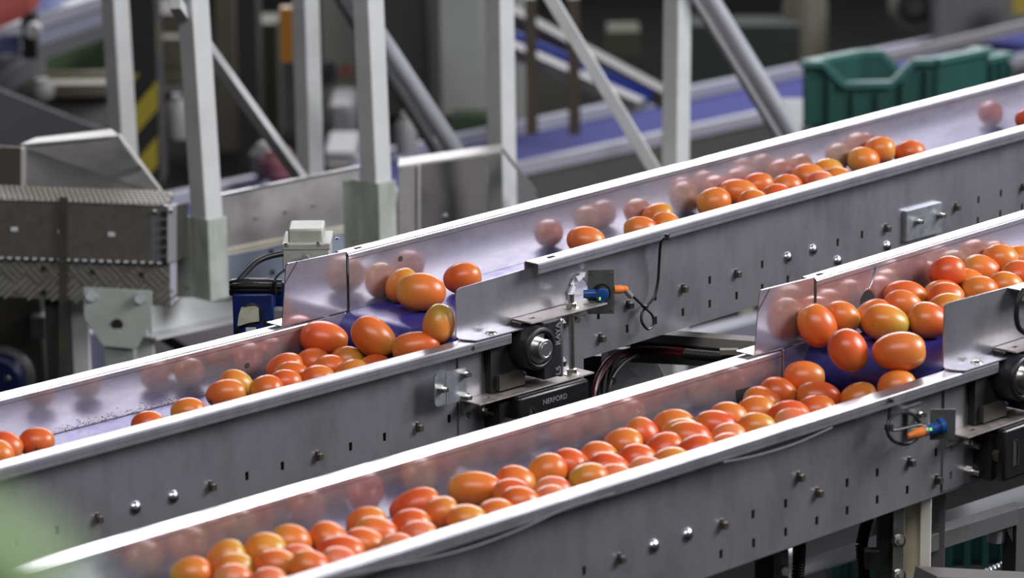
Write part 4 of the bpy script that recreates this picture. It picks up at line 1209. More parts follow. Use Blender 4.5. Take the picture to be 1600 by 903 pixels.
# right hood: back sheet, turned top flange, slanted edge, closed left end
YH = 4.62
FLANGE = mat('dull_flange', (0.36, 0.335, 0.32), 0.5, 0.4)
hr = thing('box_hood', 'open metal box hood with bright top flange beside the fourth post', 'hood', at_y(720, 310, YH))
dA, dB, dC, dE = at(622, 262, 6.35), at(785, 238, 6.62), at(838, 306, 6.72), at(622, 380, 6.35)
back = N * .07
HSHEET = mat('dim_hood_sheet', (0.17, 0.16, 0.155), 0.45, 0.5, 0.2, 20)
MB().prism([at(648, 258, 6.72), at(762, 242, 6.92), at(762, 400, 6.92), at(648, 400, 6.72)], N * .002).build('back_sheet', HSHEET, hr)
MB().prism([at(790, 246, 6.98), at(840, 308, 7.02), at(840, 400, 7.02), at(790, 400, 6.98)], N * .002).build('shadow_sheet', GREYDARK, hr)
MB().prism([dA, dB, dB + back, dA + back], Z * .003).build('top_flange', FLANGE, hr)
MB().prism([dB, dC, dC + back * .35, dB + back * .35], Z * .006).build('slanted_edge', HSHEET, hr)
MB().prism([dA, dA + back * 1.5, dE + back * 1.5, dE], U * .002).build('end_sheet', HSHEET, hr)
MB().prism([dA, at(652, 258, 6.38), at(652, 380, 6.38), dE], N * .002).build('end_return', HSHEET, hr)
MB().prism([at(653, 259, 6.375), at(657, 258, 6.375), at(657, 380, 6.375), at(653, 380, 6.375)], N * .003).build('edge_lip', STEEL_EDGE, hr)
MB().lathe([(.006, 0), (.005, .003), (.002, .005)], at(695, 337, 6.5), -N, 12).build('domed_bolt', CHROME, hr)

# left hood
hl = thing('guide_hood', 'bent sheet metal guide hood with bright top edge at the left', 'hood', at(130, 300, 6.5))
f0 = [at(38, 318, 6.26), at(38, 231, 6.26), at(185, 217, 6.245), at(250, 303, 6.46), at(250, 318, 6.46)]
MB().prism(f0, N * .002).build('side_sheet', BRUSHED, hl)
MB().prism([at(32, 228, 6.245), at(186, 214, 6.245), at(186, 214, 6.245) + N * .06 - U * .02, at(32, 228, 6.245) + N * .06 + U * .02], Z * .003).build('top_flange', FLANGE, hl)
MB().prism([at(185, 215, 6.39), at(251, 303, 6.29), at(251, 303, 6.29) + N * .03, at(185, 215, 6.39) + N * .03], Z * .003).build('slanted_edge', HSHEET, hl)
MB().prism([at(-12, 228, 6.29), at(32, 230, 6.25), at(32, 318, 6.25), at(-12, 318, 6.29)], N * .002).build('end_sheet', mat('tan_sheet', (0.27, 0.24, 0.20), 0.45, 0.6), hl)
MB().prism([at(33, 231, 6.245), at(41, 231, 6.245), at(41, 318, 6.245), at(33, 318, 6.245)], N * .003).build('edge_lip', STEEL_EDGE, hl)
MB().lathe([(.005, 0), (.004, .002), (.001, .003)], at(228, 297, 6.245), -N, 12).build('rivet', CHROME, hl)

# ------------------------------------------------------------------ step platform at the left
sp = thing('step_platform', 'dark step platform with chequer plate apron and bolted bracket at the left', 'platform', at(140, 560, 6.2))
D = 6.12
dn = CAM_UP * -1
fr = MB().prism([at(-30, 311, D), at(236, 322, D), at(236, 410, D), at(-30, 401, D)], N * .03)
fr = fr.build('front_beam', DUSTBLACK, sp)
for (px, py) in ((22, 358), (93, 362), (102, 362), (174, 366)):
    MB().box(at(px, py, D - .001), (.012 if px in (22, 174) else .006, .002, .007), (U, N, Z)).build('bright_slot', PAPER, fr, 0)
ec = MB().prism([at(236, 322, D), at(262, 324, D), at(262, 411, D), at(236, 410, D)], N * .03).build('end_cap', GREYDARK, sp)
MB().prism([at(262, 324, D), at(276, 321, D + .03), at(276, 408, D + .03), at(262, 411, D)], N * .02).build('cap_corner', GREYMID, ec)
for k in range(6):
    MB().box(at(256.5, 334 + k * 14.5, D - .002), (.011, .003, .011), (U, N, Z)).build('cap_rib', DARK, ec, 0)
for (px, py) in ((242, 331), (267, 330)):
    MB().lathe([(.0045, 0), (.004, .003), (.002, .004)], at(px, py, D - .001), -N, 10).build('cap_screw', ZINC, ec)
MB().prism([at(276, 322, D + .03), at(293, 318, D + .12), at(293, 398, D + .12), at(276, 408, D + .03)], N * .01).build('side_end', DUSTBLACK, sp)
# top tread with raised teeth
ta, tb = at(-30, 311, D), at(262, 322, D)
td = Vector((N.x, N.y, 0)) * .11
MB().prism([ta, tb, tb + td, ta + td], Z * -.006).build('tread_sheet', CHECKER, sp)
teeth = MB()
for i in range(34):
    for j in range(5):
        p = ta + (tb - ta) * ((i + .5 * (j % 2)) / 34.0) + td * ((j + .5) / 5)
        teeth.lathe([(.0075, 0), (.0055, .0045)], p + Z * .0002, Z, 6)
tt = teeth.build('tread_teeth', mat('worn_tread', (0.24, 0.22, 0.19), 0.6, 0.4), sp, 0)
tt['kind'] = 'stuff'
tt['label'] = 'raised teeth of the grip tread'
MB().bar(ta, tb, .003, .0025).build('bright_lip', STEEL_EDGE, sp)
# chequer plate apron with ribs
ap = MB().prism([at(-30, 402, D + .012), at(266, 410, D + .012), at(266, 479, D + .012), at(-30, 461, D + .012)], N * .004).build('apron', CHECKER, sp)
MB().prism([at(266, 412, D + .012), at(276, 410, D + .06), at(276, 474, D + .06), at(266, 479, D + .012)], N * .003).build('apron_end', LILAC, sp)
ribs = MB()
for i in range(8):
    for j in range(2):
        cx, cy = -12 + i * 37 + (18 if j else 0), 420 + j * 29 + i * 2.2
        sgn = 1 if j else -1
        for k in range(4):
            ox, oy = (k - 1.5) * 6.5, (k - 1.5) * 5.5 * sgn
            a = at(cx + ox - 9, cy + oy + 9 * sgn, D + .0105)
            b = at(cx + ox + 9, cy + oy - 9 * sgn, D + .0105)
            ribs.bar(a, b, .0034, .0035, N)
rb = ribs.build('chequer_ribs', mat('chequer_rib', (0.62, 0.60, 0.54), 0.33, 0.9), ap)
rb['kind'] = 'stuff'
for (px, py) in ((68, 420), (68, 457), (144, 425), (221, 429)):
    MB().lathe([(.0055, 0), (.0055, .001)], at(px, py, D + .0085), -N, 12).build('apron_hole', DARK, ap, 0)
teeth2 = MB()
for i in range(20):
    teeth2.box(at(2 + i * 13, 402.5 + i * .42, D), (.0075, .006, .003), (U, N, Z))
t_ = teeth2.build('bright_teeth', PAPER, ap, 0)
# strap
stp = MB().prism([at(92, 308, D - .006), at(105, 309, D - .006), at(105, 600, D - .006), at(92, 600, D - .006)], N * .004).build('strap', mat('black_strap', (0.012, 0.011, 0.009), 0.7, 0, 0.3, 20, 0, 0, None, 0.5, (0.030, 0.023, 0.008)), sp)
# gusset bracket and stub post
gp = MB().prism([at(130, 449, D - .02), at(237, 455, D - .02), at(237, 502, D - .02), at(213, 546, D - .02), at(161, 541, D - .02), at(131, 497, D - .02)], N * .006).build('gusset', GREYGREEN, sp, 30, .001)
for (px, py) in ((142, 463), (218, 467)):
    MB().cyl(at(px, py, D - .02), at(px, py, D - .030), .0095, n=6).build('gusset_bolt', GALV, gp)
MB().lathe([(.0105, 0), (.0105, .0012)], at(183, 507, D - .0205), -N, 20).build('gusset_hole', DARK, gp, 0)
def upright(x0, x1, ytop, depth, m, nm, par, thick=.05):
    a, b = at(x0, ytop, depth), at(x1, ytop, depth)
    w = (b - a).length
    c = (a + b) / 2 + N * (thick / 2)
    return MB().box((c.x, c.y, c.z / 2), (w, thick, c.z), (U, N, Z)).build(nm, m, par)
upright(163, 208, 541, D - .012, GREYGREEN, 'stub_post', sp, .05)
upright(110, 134, 450, D + .06, POST, 'support_leg', sp, .03)
upright(68, 97, 446, D + .03, mat('dark_green_column', (0.022, 0.026, 0.022), .6), 'dark_column', sp, .05)
upright(210, 236, 470, D + .15, POST, 'support_leg', sp, .03)
# frame beam under it
bm_ = thing('frame_beam', 'pale grey beam running under the side rail to the step platform', 'beam', at(300, 490, 6.35))
MB().prism([at(228, 478, 6.28), at(372, 446, 6.50), at(372, 492, 6.50), at(228, 524, 6.28)], N * .04).build('beam_web', POST, bm_, 30, .002)
MB().bar(at(228, 527, 6.27), at(372, 495, 6.49), .05, .004).build('beam_flange', POST, bm_)
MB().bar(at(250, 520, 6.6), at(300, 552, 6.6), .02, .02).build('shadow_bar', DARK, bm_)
pw = tag(MB().prism([at(132, 440, 7.4), at(380, 440, 7.4), at(380, 620, 7.4), at(132, 620, 7.4)], N * .02).build('guard_panel', mat('mauve_grey_panel', (0.24, 0.21, 0.225), .6)), 'mauve grey guard panel low behind the step platform bracket', 'panel')
lp = tag(MB().prism([at(134, 520, 7.2), at(164, 520, 7.2), at(164, 600, 7.2), at(134, 600, 7.2)], N * .02).build('lilac_panel', mat('lilac_panel', (0.36, 0.36, 0.56), .5)), 'small pale lilac panel between platform leg and bracket post', 'panel')
# dark machine with blue motor at the left edge
dm = thing('drive_motor', 'dark machine with round deep blue motor at the left edge', 'motor', at(20, 600, 6.3))
facing_box(MB(), -40, 440, 68, 640, 6.45, .1).build('motor_housing', DUSTBLACK, dm, 30, .004)
facing_box(MB(), 48, 496, 70, 530, 6.40, .05).build('bracket', GREYDARK, dm)
MB().lathe([(.062, 0), (.062, .02), (.055, .03)], at(4, 590, 6.42), -N, 32).build('motor_ring', GREYDARK, dm)
MB().lathe([(.048, 0), (.048, .03), (.040, .036), (.015, .036)], at(0, 590, 6.39), -N, 32).build('motor_end', mat('deep_blue', (0.006, 0.010, 0.05), .3), dm)
MB().lathe([(.007, 0), (.005, .004)], at(11, 592, 6.345), -N, 12).build('motor_bolt', ZINC, dm)

# ------------------------------------------------------------------ blue belt conveyor far behind
YD = 6.55
fc = thing('far_conveyor', 'blurred far conveyor with violet blue belt and pale rails crossing behind the posts', 'conveyor', at_y(1100, 250, YD))
zn = at_y(805, 263, YD).z
nr0, nr1 = at_y(560, 322, YD), at_y(1720, 60, YD)
slope_d = 0.0
def xrun(mb, y, x0, x1, z0, z1, t, sl=0.0):
    return mb.strip([(y, z0), (y + t, z0), (y + t, z1), (y, z1)], x0, x1, sl)
pz0, pz1 = at_y(805, 258, YD), at_y(1250, 162, YD)
sl = (pz1.z - pz0.z) / (pz1.x - pz0.x)
X0, X1 = pz0.x - 1.2, pz0.x + 6
z0 = pz0.z - 1.2 * sl
xrun(MB(), YD, X0, X1, z0 - .034, z0, .03, sl).build('near_rail', LILAC, fc)
xrun(MB(), YD + .03, X0, X1, z0 - .03, z0 - .024, .34, sl).build('belt', mat('violet_blue_belt', (0.038, 0.042, 0.17), .8, spec=0.15), fc)
xrun(MB(), YD + .37, X0, X1, z0 - .03, z0 + .012, .03, sl).build('far_rail', LILAC, fc)
xrun(MB(), YD + .02, X0, X1, z0 - .20, z0 - .036, .02, sl).build('side_apron', mat('brown_grey_apron', (0.085, 0.08, 0.075), .6), fc)
for k in range(4):
    MB().bb(X0 + .4 + k * 1.5, X0 + .45 + k * 1.5, YD + .05, YD + .1, 0, z0 - .05 + sl * (.4 + k * 1.5)).build('leg', GREYDARK, fc)

# green crates
def crate(label, origin, ux, uy, w, l, h, notch):
    """open crate: wall pieces with a handle dip in each long side, rim, corner ribs"""
    t = thing('plastic_crate', label, 'crate', origin, 'green plastic crates')
    o = Vector(origin)
    ux, uy = ux.normalized(), uy.normalized()
    th = .012
    def wall(p, d, L, nn, inward):
        q = [p, p + d * L, p + d * L + Z * h]
        if nn:
            q += [p + d * (L * .84) + Z * h, p + d * (L * .68) + Z * (h - nn), p + d * (L * .32) + Z * (h - nn), p + d * (L * .16) + Z * h]
        q += [p + Z * h]
        return MB().prism(q, inward * th)
    wall(o, ux, w, notch, uy).build('near_side', CRATE, t)
    wall(o + uy * l, ux, w, notch, -uy).build('far_side', CRATE, t)
    wall(o, uy, l, 0, ux).build('end_side', CRATE, t)
    wall(o + ux * w, uy, l, 0, -ux).build('end_side', CRATE, t)
    MB().prism([o, o + ux * w, o + ux * w + uy * l, o + uy * l], Z * .01).build('crate_bottom', CRATE, t)
    rim = MB()
    for p, inw in ((o, -uy), (o + uy * l, uy)):
        pts = [p + Z * h, p + ux * (w * .16) + Z * h, p + ux * (w * .32) + Z * (h - notch), p + ux * (w * .68) + Z * (h - notch), p + ux * (w * .84) + Z * h, p + ux * w + Z * h]
        for a, b in zip(pts[:-1], pts[1:]):
            rim.bar(a + inw * .004, b + inw * .004, .024, .014)
    for p in (o, o + ux * w):
        rim.bar(p + Z * h, p + uy * l + Z * h, .024, .014)
    rim.build('rim', mat('crate_rim', (0.035, 0.13, 0.115), .5), t)
    rr = MB()
    for k in range(6):
        p = o + ux * (w * (.04 + .92 * k / 5)) - uy * .006
        rr.bar(p, p + Z * (h - notch - .02 if notch and 1 < k < 4 else h - .02), .012, .012, ux)
    rr.build('ribs', CRATE, t)
    return t

c0 = at(1254, 200, 8.2)
crate('front green crate with a handle dip, standing behind the upper right rail', c0, U + N * .05, U + N * .95, .315, .20, at(1254, 95, 8.2).z - c0.z, .052)
c1 = at(1500, 190, 8.9)
crate('second green crate, behind and right of the front one', c1, U + N * .9, N * .3 - U, .19, .10, .15, .0)
tb = thing('crate_stand', 'dark stand under the green crates', 'stand', at(1400, 230, 8.6))
MB().prism([at(1230, 203, 8.1), at(1610, 194, 8.85), at(1610, 194, 8.85) + N * .4, at(1230, 203, 8.1) + N * .4], Z * -.03).build('stand_top', GREYDARK, tb)
for p in (at(1260, 210, 8.2), at(1590, 205, 8.9)):
    MB().bb(p.x - .02, p.x + .02, p.y - .02, p.y + .02, 0, p.z - .02).build('leg', GREYDARK, tb)

# ------------------------------------------------------------------ blurred hall behind
def slab(name, m, pts, depth, thick, label, cat, group=None):
    d = depth if isinstance(depth, (list, tuple)) else [depth] * len(pts)
    o = MB().prism([at(p[0], p[1], k) for p, k in zip(pts, d)], N * thick).build(name, m)
    return tag(o, label, cat, group)

cb = thing('switch_cabinet', 'large blurred grey switch cabinet behind the fourth and fifth post', 'cabinet', at(640, 240, 10.4))
facing_box(MB(), 498, -80, 672, 196, 10.4, .5).build('cabinet_body', CABINET, cb, 30, .01)
facing_box(MB(), 668, -80, 830, 196, 10.2, .6).build('cabinet_side', CABINET2, cb, 30, .03)
facing_box(MB(), 686, -80, 752, 180, 10.17, .02).build('cabinet_door', CABINET2, cb, 30, .005)
MB().lathe([(.02, 0), (.018, .02)], at(541, 110, 10.38), -N, 16).build('red_button', mat('dull_red_knob', (.16, .04, .03), .5), cb)
MB().lathe([(.025, 0), (.02, .02)], at(513, 108, 10.38), -N, 16).build('dark_button', DARK, cb)
facing_box(MB(), 700, 6, 730, 22, 10.16, .01).build('cabinet_label', mat('pinkish_label', (.30, .25, .25), .6), cb)
slab('green_box', GREENP, [(705, 182), (770, 182), (770, 214), (705, 214)], 10.0, .1, 'dark green box low beside the fifth post', 'box')
facing = lambda *a: facing_box(MB(), *a)
tag(facing(600, 198, 700, 262, 10.3, .3).build('gap_shade_block', DARK), 'dark gap under the grey cabinet', 'shade_gap')  # black block put where only the dark gap under the cabinet shows
def bottle(px, py, depth, r, h, m, label):
    p = at(px, py, depth)
    o = MB().lathe([(r * .95, 0), (r, h * .1), (r, h * .6), (r * .75, h * .78), (r * .38, h * .88), (r * .38, h)], p, Z, 20).build('bottle', m)
    return tag(o, label, 'bottle')
bottle(635, 240, 9.6, .031, .115, mat('white_bottle', (.26, .25, .24), .5), 'blurred whitish round bottle right of the fourth post')
bottle(300 - 22, 215, 9.4, .035, .12, mat('grey_bottle', (.24, .24, .23), .5), 'blurred grey bottle between the hazard column and the second post')
tray = thing('white_tray', 'pale blurred tray stack between the third and fourth post', 'tray', at(540, 270, 9.3))
facing(505, 238, 556, 262, 9.3, .3).build('tray_box', mat('pale_grey_tray', (.20, .195, .20), .6), tray, 30, .01)
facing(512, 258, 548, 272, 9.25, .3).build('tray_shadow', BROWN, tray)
facing(512, 165, 556, 222, 9.9, .3).build('tray_back', GREYMID, tray, 30, .02)
tag(facing(438, 14, 458, 97, 9.2, .05).build('amber_panel', ORANGEP), 'blurred amber panel left of the third post', 'panel')
tag(facing(340, -60, 368, 330, 10.6, .2).build('dark_column', mat('brown_column', (.075, .065, .045), .7)), 'blurred brown column right of the second post', 'column')
tag(facing(372, -60, 404, 330, 10.0, .2).build('black_column', DARK), 'black column between the second and third post', 'column')
tag(facing(404, 40, 436, 330, 10.8, .2).build('olive_column', mat('olive_column', (.085, .085, .06), .7)), 'olive grey column left of the third post', 'column')
pk = thing('pink_bag', 'small blurred pink bag behind the slanted brace left of the third post', 'bag', at(430, 290, 9.2))
MB().lathe([(.02, 0), (.045, .02), (.05, .06), (.03, .09), (.008, .1)], at(436, 285, 9.2), Z, 16).build('bag_body', PINK, pk)
MB().lathe([(.02, 0), (.04, .02), (.045, .07), (.02, .1)], at(417, 280, 9.3), Z, 16).build('bag_neck', mat('greyish_bag', (.20, .19, .19), .6), pk)

# hazard striped column
hz = thing('hazard_column', 'yellow and black striped column right of the leftmost post', 'column', at(225, 280, 9.0))
HD = 9.0
facing(205, -40, 246, 290, HD + .004, .16).build('column_core', DARK, hz)
for k in range(4):
    y0 = -45 + k * 88
    MB().prism([at(205, y0 + 88, HD), at(205, y0 + 42, HD), at(246, y0 - 6, HD), at(246, y0 + 40, HD)], N * .003).build('yellow_stripe', YELLOW, hz, 0)
# beige shelves behind
bs = thing('beige_shelving', 'beige blurred shelving between the hazard column and the second post', 'shelf', at(270, 170, 10.5))
facing(235, 22, 300, 62, 10.5, .3).build('shelf_back', BROWN, bs)
facing(240, 60, 300, 104, 10.4, .3).build('shelf_front', BEIGE, bs)
facing(240, 108, 300, 132, 10.42, .3).build('shelf_lower', mat('olive_shelf', (.13, .12, .07), .7), bs)
facing(240, 140, 300, 165, 10.3, .2).build('grey_shelf', GREYDARK, bs)

# sorting machine at the upper left
sm = thing('sorting_machine', 'white and grey inclined sorting conveyor at the upper left with lilac rail', 'machine', at(80, 200, 9.6))
def rail(par, nm, m, a, b, d0, d1, w, h):
    return MB().bar(at(a[0], a[1], d0), at(b[0], b[1], d1), w, h).build(nm, m, par)
rail(sm, 'top_rail', mat('white_rail', (.26, .26, .30), .5), (-40, 62), (190, -12), 9.4, 9.9, .06, .035)
rail(sm, 'dark_gap', GREYDARK, (-40, 76), (190, 2), 9.42, 9.92, .06, .02)
rail(sm, 'lilac_rail', mat('dim_lilac_rail_left', (.20, .20, .26), .5), (-40, 90), (190, 12), 9.38, 9.9, .06, .036)
rail(sm, 'grey_rail', mat('dim_grey_rail', (.10, .10, .105), .5), (-40, 112), (190, 32), 9.4, 9.9, .05, .05)
rail(sm, 'drop_rail', mat('dim_grey_rail_low', (.11, .11, .12), .5), (-30, 150), (60, 90), 9.35, 9.5, .05, .05)
facing(34, 22, 56, 92, 9.3, .06).build('clamp_arm', DARK, sm)
MB().lathe([(.022, 0), (.02, .03)], at(53, 46, 9.28), -N, 16).build('clamp_knob', PAPER, sm)
facing(-20, 60, 28, 84, 9.3, .05).build('blue_motor', mat('muted_blue', (.10, .11, .24), .5), sm)
rb_ = tag(MB().prism([at(-20, 52, 9.2), at(48, 24, 9.3), at(48, -30, 9.3), at(-20, -30, 9.2)], N * .2).build('red_bin', RED), 'blurred red bin in the upper left corner', 'bin')
tag(MB().prism([at(50, 30, 9.6), at(95, 12, 9.7), at(95, -30, 9.7), at(50, -30, 9.6)], N * .05).build('blue_white_carton', mat('blue_white_print', (.30, .33, .52), .6, 0, .8, 9, 0, 0, None, .5, (.03, .05, .25))), 'blue and white carton beside the red bin', 'carton')
tag(MB().prism([at(20, 112, 10.6), at(200, 40, 10.9), at(200, 112, 10.9), at(20, 116, 10.6)], N * .3).build('green_housing', GREENP), 'dark green machine housing under the inclined conveyor', 'machine')
mt = thing('sorting_table', 'beige blurred sorting table with grey rim left of the first post', 'table', at(100, 220, 9.2))
facing(40, 114, 200, 138, 9.6, .04).build('table_back', BEIGE, mt)
facing(70, 132, 200, 150, 9.3, .08).build('table_top', mat('olive_beige', (.16, .145, .10), .7), mt)
facing(60, 150, 200, 200, 9.4, .2).build('table_skirt', mat('grey_skirt', (.15, .145, .145), .7), mt)
MB().lathe([(.03, 0), (.034, .02), (.02, .05)], at(66, 152, 9.1), Z, 16).build('table_knob', mat('pale_grey_knob', (.17, .165, .16), .5), mt)
tag(MB().prism([at(-30, 128, 8.2), at(172, 208, 8.5), at(172, 330, 8.5), at(-30, 330, 8.2)], N * .008).build('black_curtain', mat('black_chute', (.012, .013, .016), .5)), 'black sloping chute panel above the left hood', 'chute')

# blue chute and brown frame in the middle
bc = thing('blue_chute', 'bright blue inclined chute with grey side beams behind the thin brace', 'chute', at(920, 200, 10.0))
rail(bc, 'upper_beam', mat('taupe_beam', (.12, .11, .10), .6), (790, 20), (1060, 165), 9.9, 9.6, .05, .045)
MB().prism([at(780, 40, 9.8), at(1020, 145, 9.6), at(1010, 168, 9.6), at(780, 66, 9.8)], N * .03).build('blue_belt', BLUETOP, bc)
rail(bc, 'lower_beam', mat('pale_taupe_beam', (.19, .185, .185), .6), (780, 68), (1000, 166), 9.75, 9.55, .05, .035)
for px, m in ((830, BROWN), (897, BROWN)):
    facing(px - 9, 0, px + 9, 210, 9.5, .05).build('chute_post', m, bc)
tag(facing(800, 96, 885, 195, 10.4, .1).build('dim_panel', mat('dim_olive_panel', (.055, .055, .045), .8)), 'dim olive panel below the blue chute', 'panel')
tag(facing(950, 50, 1000, 85, 11.2, .2).build('olive_box', mat('olive_box', (.035, .035, .018), .8)), 'dim olive box behind the rightmost post', 'box')

# dim machines at the upper right
wr = thing('cable_reel', 'dim pale round reel at the upper right background', 'reel', at(1430, 40, 11.5))
MB().lathe([(.085, 0), (.085, .05), (.062, .05), (.062, .01), (.03, .01), (.03, .06), (.01, .06)], at(1428, 6, 11.5), -N, 30).build('reel_rim', mat('dim_cream', (.15, .145, .12), .6), wr)
MB().lathe([(.06, 0), (.06, .03)], at(1428, 6, 11.52), -N, 24).build('reel_disc', GREYDARK, wr)
sc_ = thing('cream_tank', 'dim cream tank at the upper right between tube and crate', 'tank', at(1258, 80, 11.8))
MB().lathe([(.075, -.3), (.075, .12), (.06, .2)], at(1258, 60, 11.8), Z, 24).build('tank_body', mat('dim_cream_tank', (.16, .15, .11), .6), sc_)
slab('grey_machine', GREYDARK, [(1465, -20), (1620, -20), (1620, 40), (1465, 70)], 11.2, .3, 'dim grey machine block at the top right corner', 'machine')
slab('far_guard', mat('dim_lilac_rail', (.20, .19, .20), .6), [(1375, 88), (1620, 30), (1620, 46), (1375, 104)], 10.6, .03, 'pale rail above the crates at the right', 'rail')
slab('yellow_corner', YELLOW, [(1585, -10), (1620, -10), (1620, 22), (1585, 22)], 11.0, .05, 'tiny yellow patch in the top right corner', 'panel')
slab('dark_stack', mat('near_black_green', (.012, .018, .012), .8), [(1080, 40), (1250, 40), (1250, 150), (1080, 150)], 11.6, .2, 'dark green shape between the right tube and tank', 'machine')

# ------------------------------------------------------------------ below the climbing conveyor: cross beam, hoses
cbm = thing('cross_beam', 'dark cross beam with red hoses and a ribbed conduit under the middle line', 'beam', at(1100, 580, 5.0))
MB().prism([at(985, 519, 5.15), at(1215, 536, 4.88), at(1215, 552, 4.88), at(985, 532, 5.15)], N * .03).build('top_flange', mat('taupe_flange', (.26, .245, .22), .5), cbm)
MB().prism([at(985, 532, 5.15), at(1215, 552, 4.88), at(1215, 570, 4.88), at(985, 564, 5.15)], N * .012).build('web', DARK, cbm)
MB().prism([at(985, 552, 5.12), at(1215, 566, 4.86), at(1215, 578, 4.86), at(985, 566, 5.12)], N * .03).build('bottom_flange', mat('green_black', (.03, .035, .03), .5), cbm)
cd = MB()
pa, pb = at(1071, 553, 4.93), at(1152, 560, 4.87)
for k in range(30):
    q = pa + (pb - pa) * (k / 29.0)
    d = (pb - pa) / 29.0
    cd.lathe([(.0062, 0), (.0078, d.length * .3), (.0078, d.length * .7), (.0062, d.length)], q, d, 14)
cd.build('ribbed_conduit', RUBBER, cbm, 60)
MB().box(at(1139, 549, 4.86), (.026, .012, .007), (U, N, Z)).build('conduit_clip', mat('olive_clip', (.16, .15, .11), .5), cbm)
for i, oy in enumerate((0, 6)):
    MB().tube([at(1080, 549 + oy, 4.95), at(1030, 545 + oy, 5.0), at(985, 547 + oy, 5.02), at(955, 560 + oy, 5.0), at(936, 585 + oy, 4.97), at(928, 615, 4.95), at(927, 650, 4.95)], .004, 8).build('red_hose', REDHOSE, cbm)
for i, (x, e) in enumerate(((936, 0), (941, 2), (946, 5))):
    MB().tube([at(x + 40, 552, 5.03), at(x + 14, 565, 5.0), at(x + e, 590, 4.98), at(x + e, 618, 4.97), at(x + 2 + e, 650, 4.96)], .0022, 8).build('black_lead', RUBBER, cbm)
MB().tube([at(1000, 552, 5.02), at(975, 566, 4.99), at(957, 588, 4.97), at(950, 612, 4.96), at(947, 650, 4.96)], .0034, 8).build('black_lead', RUBBER, cbm)
MB().lathe([(.005, 0), (.006, .006)], at(957, 594, 4.97), -N, 12).build('lead_clip', ZINC, cbm)
facing(912, 556, 940, 640, 5.02, .02).build('bracket_plate', mat('dark_green_bracket', (.05, .062, .055), .5), cbm)
MB().prism([at(950, 545, 5.3), at(1014, 545, 5.35), at(1052, 640, 5.35), at(950, 640, 5.3)], N * .01).build('guard_sheet', mat('grey_guard', (.19, .185, .19), .5), cbm)
MB().prism([at(1008, 556, 5.42), at(1022, 556, 5.42), at(1064, 640, 5.42), at(1046, 640, 5.42)], N * .02).build('diagonal_strut', POST, cbm)
rl_ = thing('low_rail', 'pale lilac rail low behind the middle line near the right guide plate', 'rail', at(1130, 520, 7.6))
MB().bar(at(1030, 552, 7.3), at(1260, 492, 7.9), .06, .05).build('rail_top', mat('dim_lilac', (.20, .20, .24), .6), rl_)
MB().bar(at(1030, 575, 7.3), at(1260, 515, 7.9), .05, .05).build('rail_side', GREYDARK, rl_)
slab('low_green', mat('dark_mixed_green', (.02, .03, .018), .7), [(1060, 430), (1200, 430), (1200, 540), (1060, 540)], 9.0, .1, 'dark green machine low behind the middle line', 'machine')
slab('low_diag', mat('beige_strut', (.28, .27, .23), .6), [(1150, 470), (1172, 468), (1190, 520), (1170, 524)], 8.2, .03, 'beige strut end behind the right guide plate', 'strut')

# ------------------------------------------------------------------ leg and frame under the foreground trough
lg = thing('support_stand', 'support leg with cream guide strip and bolts under the foreground trough', 'stand', (3.42, 2.75, 0))
def leg_piece(nm, m, x0, x1, ytop, depth, thick, zl=0.0):
    a, b = at(x0, ytop, depth), at(x1, ytop, depth)
    w = (b - a).length
    c = (a + b) / 2 + N * (thick / 2)
    return MB().box((c.x, c.y, (c.z + zl) / 2), (w, thick, c.z - zl), (U, N, Z)).build(nm, m, lg, 30, .0008)
leg_piece('green_flange', mat('dark_green_flange', (.03, .045, .028), .5), 1374, 1397, 785, 4.50, .03)
leg_piece('steel_strip', mat('grey_steel_strip', (.30, .30, .27), .4, .6), 1396, 1414, 780, 4.485, .02)
leg_piece('cream_strip', CREAM, 1412, 1441, 770, 4.50, .03)
leg_piece('pale_strip', mat('ivory_strip', (.66, .63, .55), .5), 1439, 1456, 770, 4.485, .03)
leg_piece('back_bracket', GREYDARK, 1455, 1478, 770, 4.53, .03)
for py in (845, 899):
    MB().lathe([(.0095, 0), (.0095, .0016)], at(1404, py, 4.483), -N, 18).cyl(at(1404, py, 4.483), at(1405, py, 4.472), .0065, n=6).cyl(at(1405, py, 4.472), at(1408, py, 4.458), .0038, n=10).build('leg_bolt', ZINC, lg)
facing(1460, 798, 1467, 818, 4.526, .004).build('bracket_slot', DARK, lg)
fb = thing('stand_frame', 'dark grey square tube frame under the right end of the foreground line', 'frame', at(1540, 900, 4.6))
MB().bar(at(1440, 848, 4.53), at(1592, 800, 4.80), .026, .024).build('upper_tube', mat('stand_grey', (.075, .072, .072), .5), fb, 30, .001)
p = at(1586, 800, 4.78)
MB().bb(p.x - .012, p.x + .012, p.y - .012, p.y + .012, 0, p.z + .01).build('upright_tube', GREYDARK, fb, 30, .001)
MB().bar(at(1445, 904, 4.46), at(1640, 914, 4.56), .05, .02).build('lower_tube', mat('taupe_tube', (.11, .10, .095), .5), fb, 30, .001)
MB().prism([at(1566, 815, 4.76), at(1582, 812, 4.76), at(1582, 846, 4.76)], N * .004).build('corner_gusset', GREYDARK, fb)
lp0, lp1 = at(1200, 893, 5.0), at(1640, 755, 5.6)
tag(MB().cyl(lp0, lp1, .0235, n=24).build('pale_pipe', mat('pale_pipe', (.50, .51, .53), .4)), 'long pale round pipe running under the foreground line', 'pipe')
tag(MB().prism([at(1240, 838, 4.9), at(1372, 795, 5.05), at(1372, 835, 5.05), at(1240, 880, 4.9)], N * .02).build('dark_beam', GREYDARK), 'dark grey beam above the pale pipe under the foreground line', 'beam')
tag(MB().prism([at(1470, 768, 5.0), at(1640, 690, 5.3), at(1640, 745, 5.3), at(1470, 800, 5.0)], N * .02).build('shadow_beam', DARK), 'black beam in shadow right of the trough leg', 'beam')
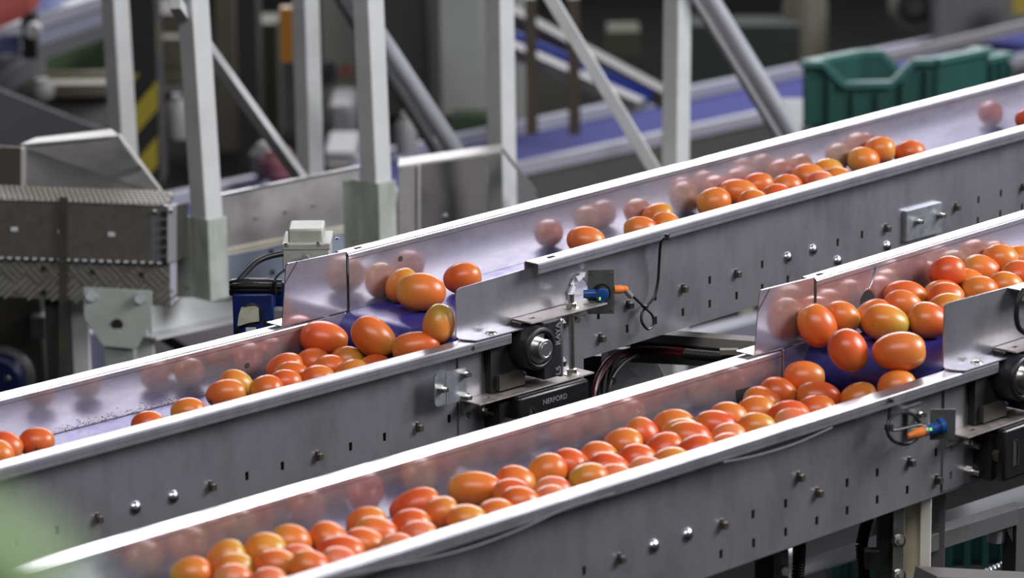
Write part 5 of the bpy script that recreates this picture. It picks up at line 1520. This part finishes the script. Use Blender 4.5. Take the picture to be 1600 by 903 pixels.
def conduit(label, pts, r):
    t = MB()
    P = []
    for i in range(len(pts) - 1):
        for k in range(14):
            P.append(pts[i] + (pts[i + 1] - pts[i]) * (k / 14.0))
    P.append(pts[-1])
    for a, b in zip(P[:-1], P[1:]):
        L = (b - a).length
        t.lathe([(r * .86, 0), (r, L * .3), (r, L * .7), (r * .86, L)], a, b - a, 14)
    return tag(t.build('ribbed_conduit', RUBBER, None, 60), label, 'conduit', 'ribbed conduits')
conduit('black ribbed conduit left of the trough leg', [at(1372, 770, 4.55), at(1354, 815, 4.55), at(1346, 850, 4.55), at(1350, 905, 4.55), at(1352, 940, 4.55)], .0085)
conduit('black ribbed conduit hanging at the lower middle, below the trough', [at(1250, 790, 4.52), at(1250, 850, 4.52), at(1248, 880, 4.52), at(1243, 940, 4.52)], .0088)
tag(facing(1352, 862, 1375, 890, 4.50, .02).build('black_clip', DARK), 'black clip holding the ribbed conduit to the trough leg', 'clip')
sb2 = thing('strut_foot', 'dark steel strut foot at the lower middle below the trough', 'strut', at(1205, 930, 4.4))
facing(1180, 866, 1210, 960, 4.40, .02).build('strut_plate', mat('dim_green_plate', (.05, .065, .045), .5), sb2)
facing(1209, 860, 1232, 960, 4.38, .02).build('strut_steel', GREYDARK, sb2)
MB().cyl(at(1226, 893, 4.37), at(1228, 893, 4.35), .006, n=6).build('strut_bolt', ZINC, sb2)
crate('dark green crate low behind the right stand frame', at(1475, 885, 5.9), U + N * .1, N, .17, .2, .13, .0)
crate('dark green crate low behind the pale pipe', at(1300, 930, 5.7), U + N * .1, N, .16, .2, .09, .0)
ch = MB()
for k in range(16):
    a = at(1538 + k * 6, 893 - k * 2.6, 5.2)
    ch.lathe([(.003, 0), (.0055, .003), (.003, .007)], a, U, 8)
tag(ch.build('roller_chain', GALV), 'silvery roller chain behind the stand frame', 'chain')
MB().lathe([(.012, 0), (.014, .018), (.008, .026)], at(1556, 846, 4.79), Z, 14).build('white_cap', PAPER, fb)

# out of focus green machine post close in front of the lens
gt = [at(-160, 812, .72), at(-14, 868, .72), at(60, 915, .72), at(115, 990, .72)]
poly = gt + [Vector((gt[-1].x, gt[-1].y, 0)), Vector((gt[0].x, gt[0].y, 0))]
tag(MB().prism(poly, N * .03).build('green_post', FOREGREEN), 'soft blurred green post corner in the lower left foreground', 'post')
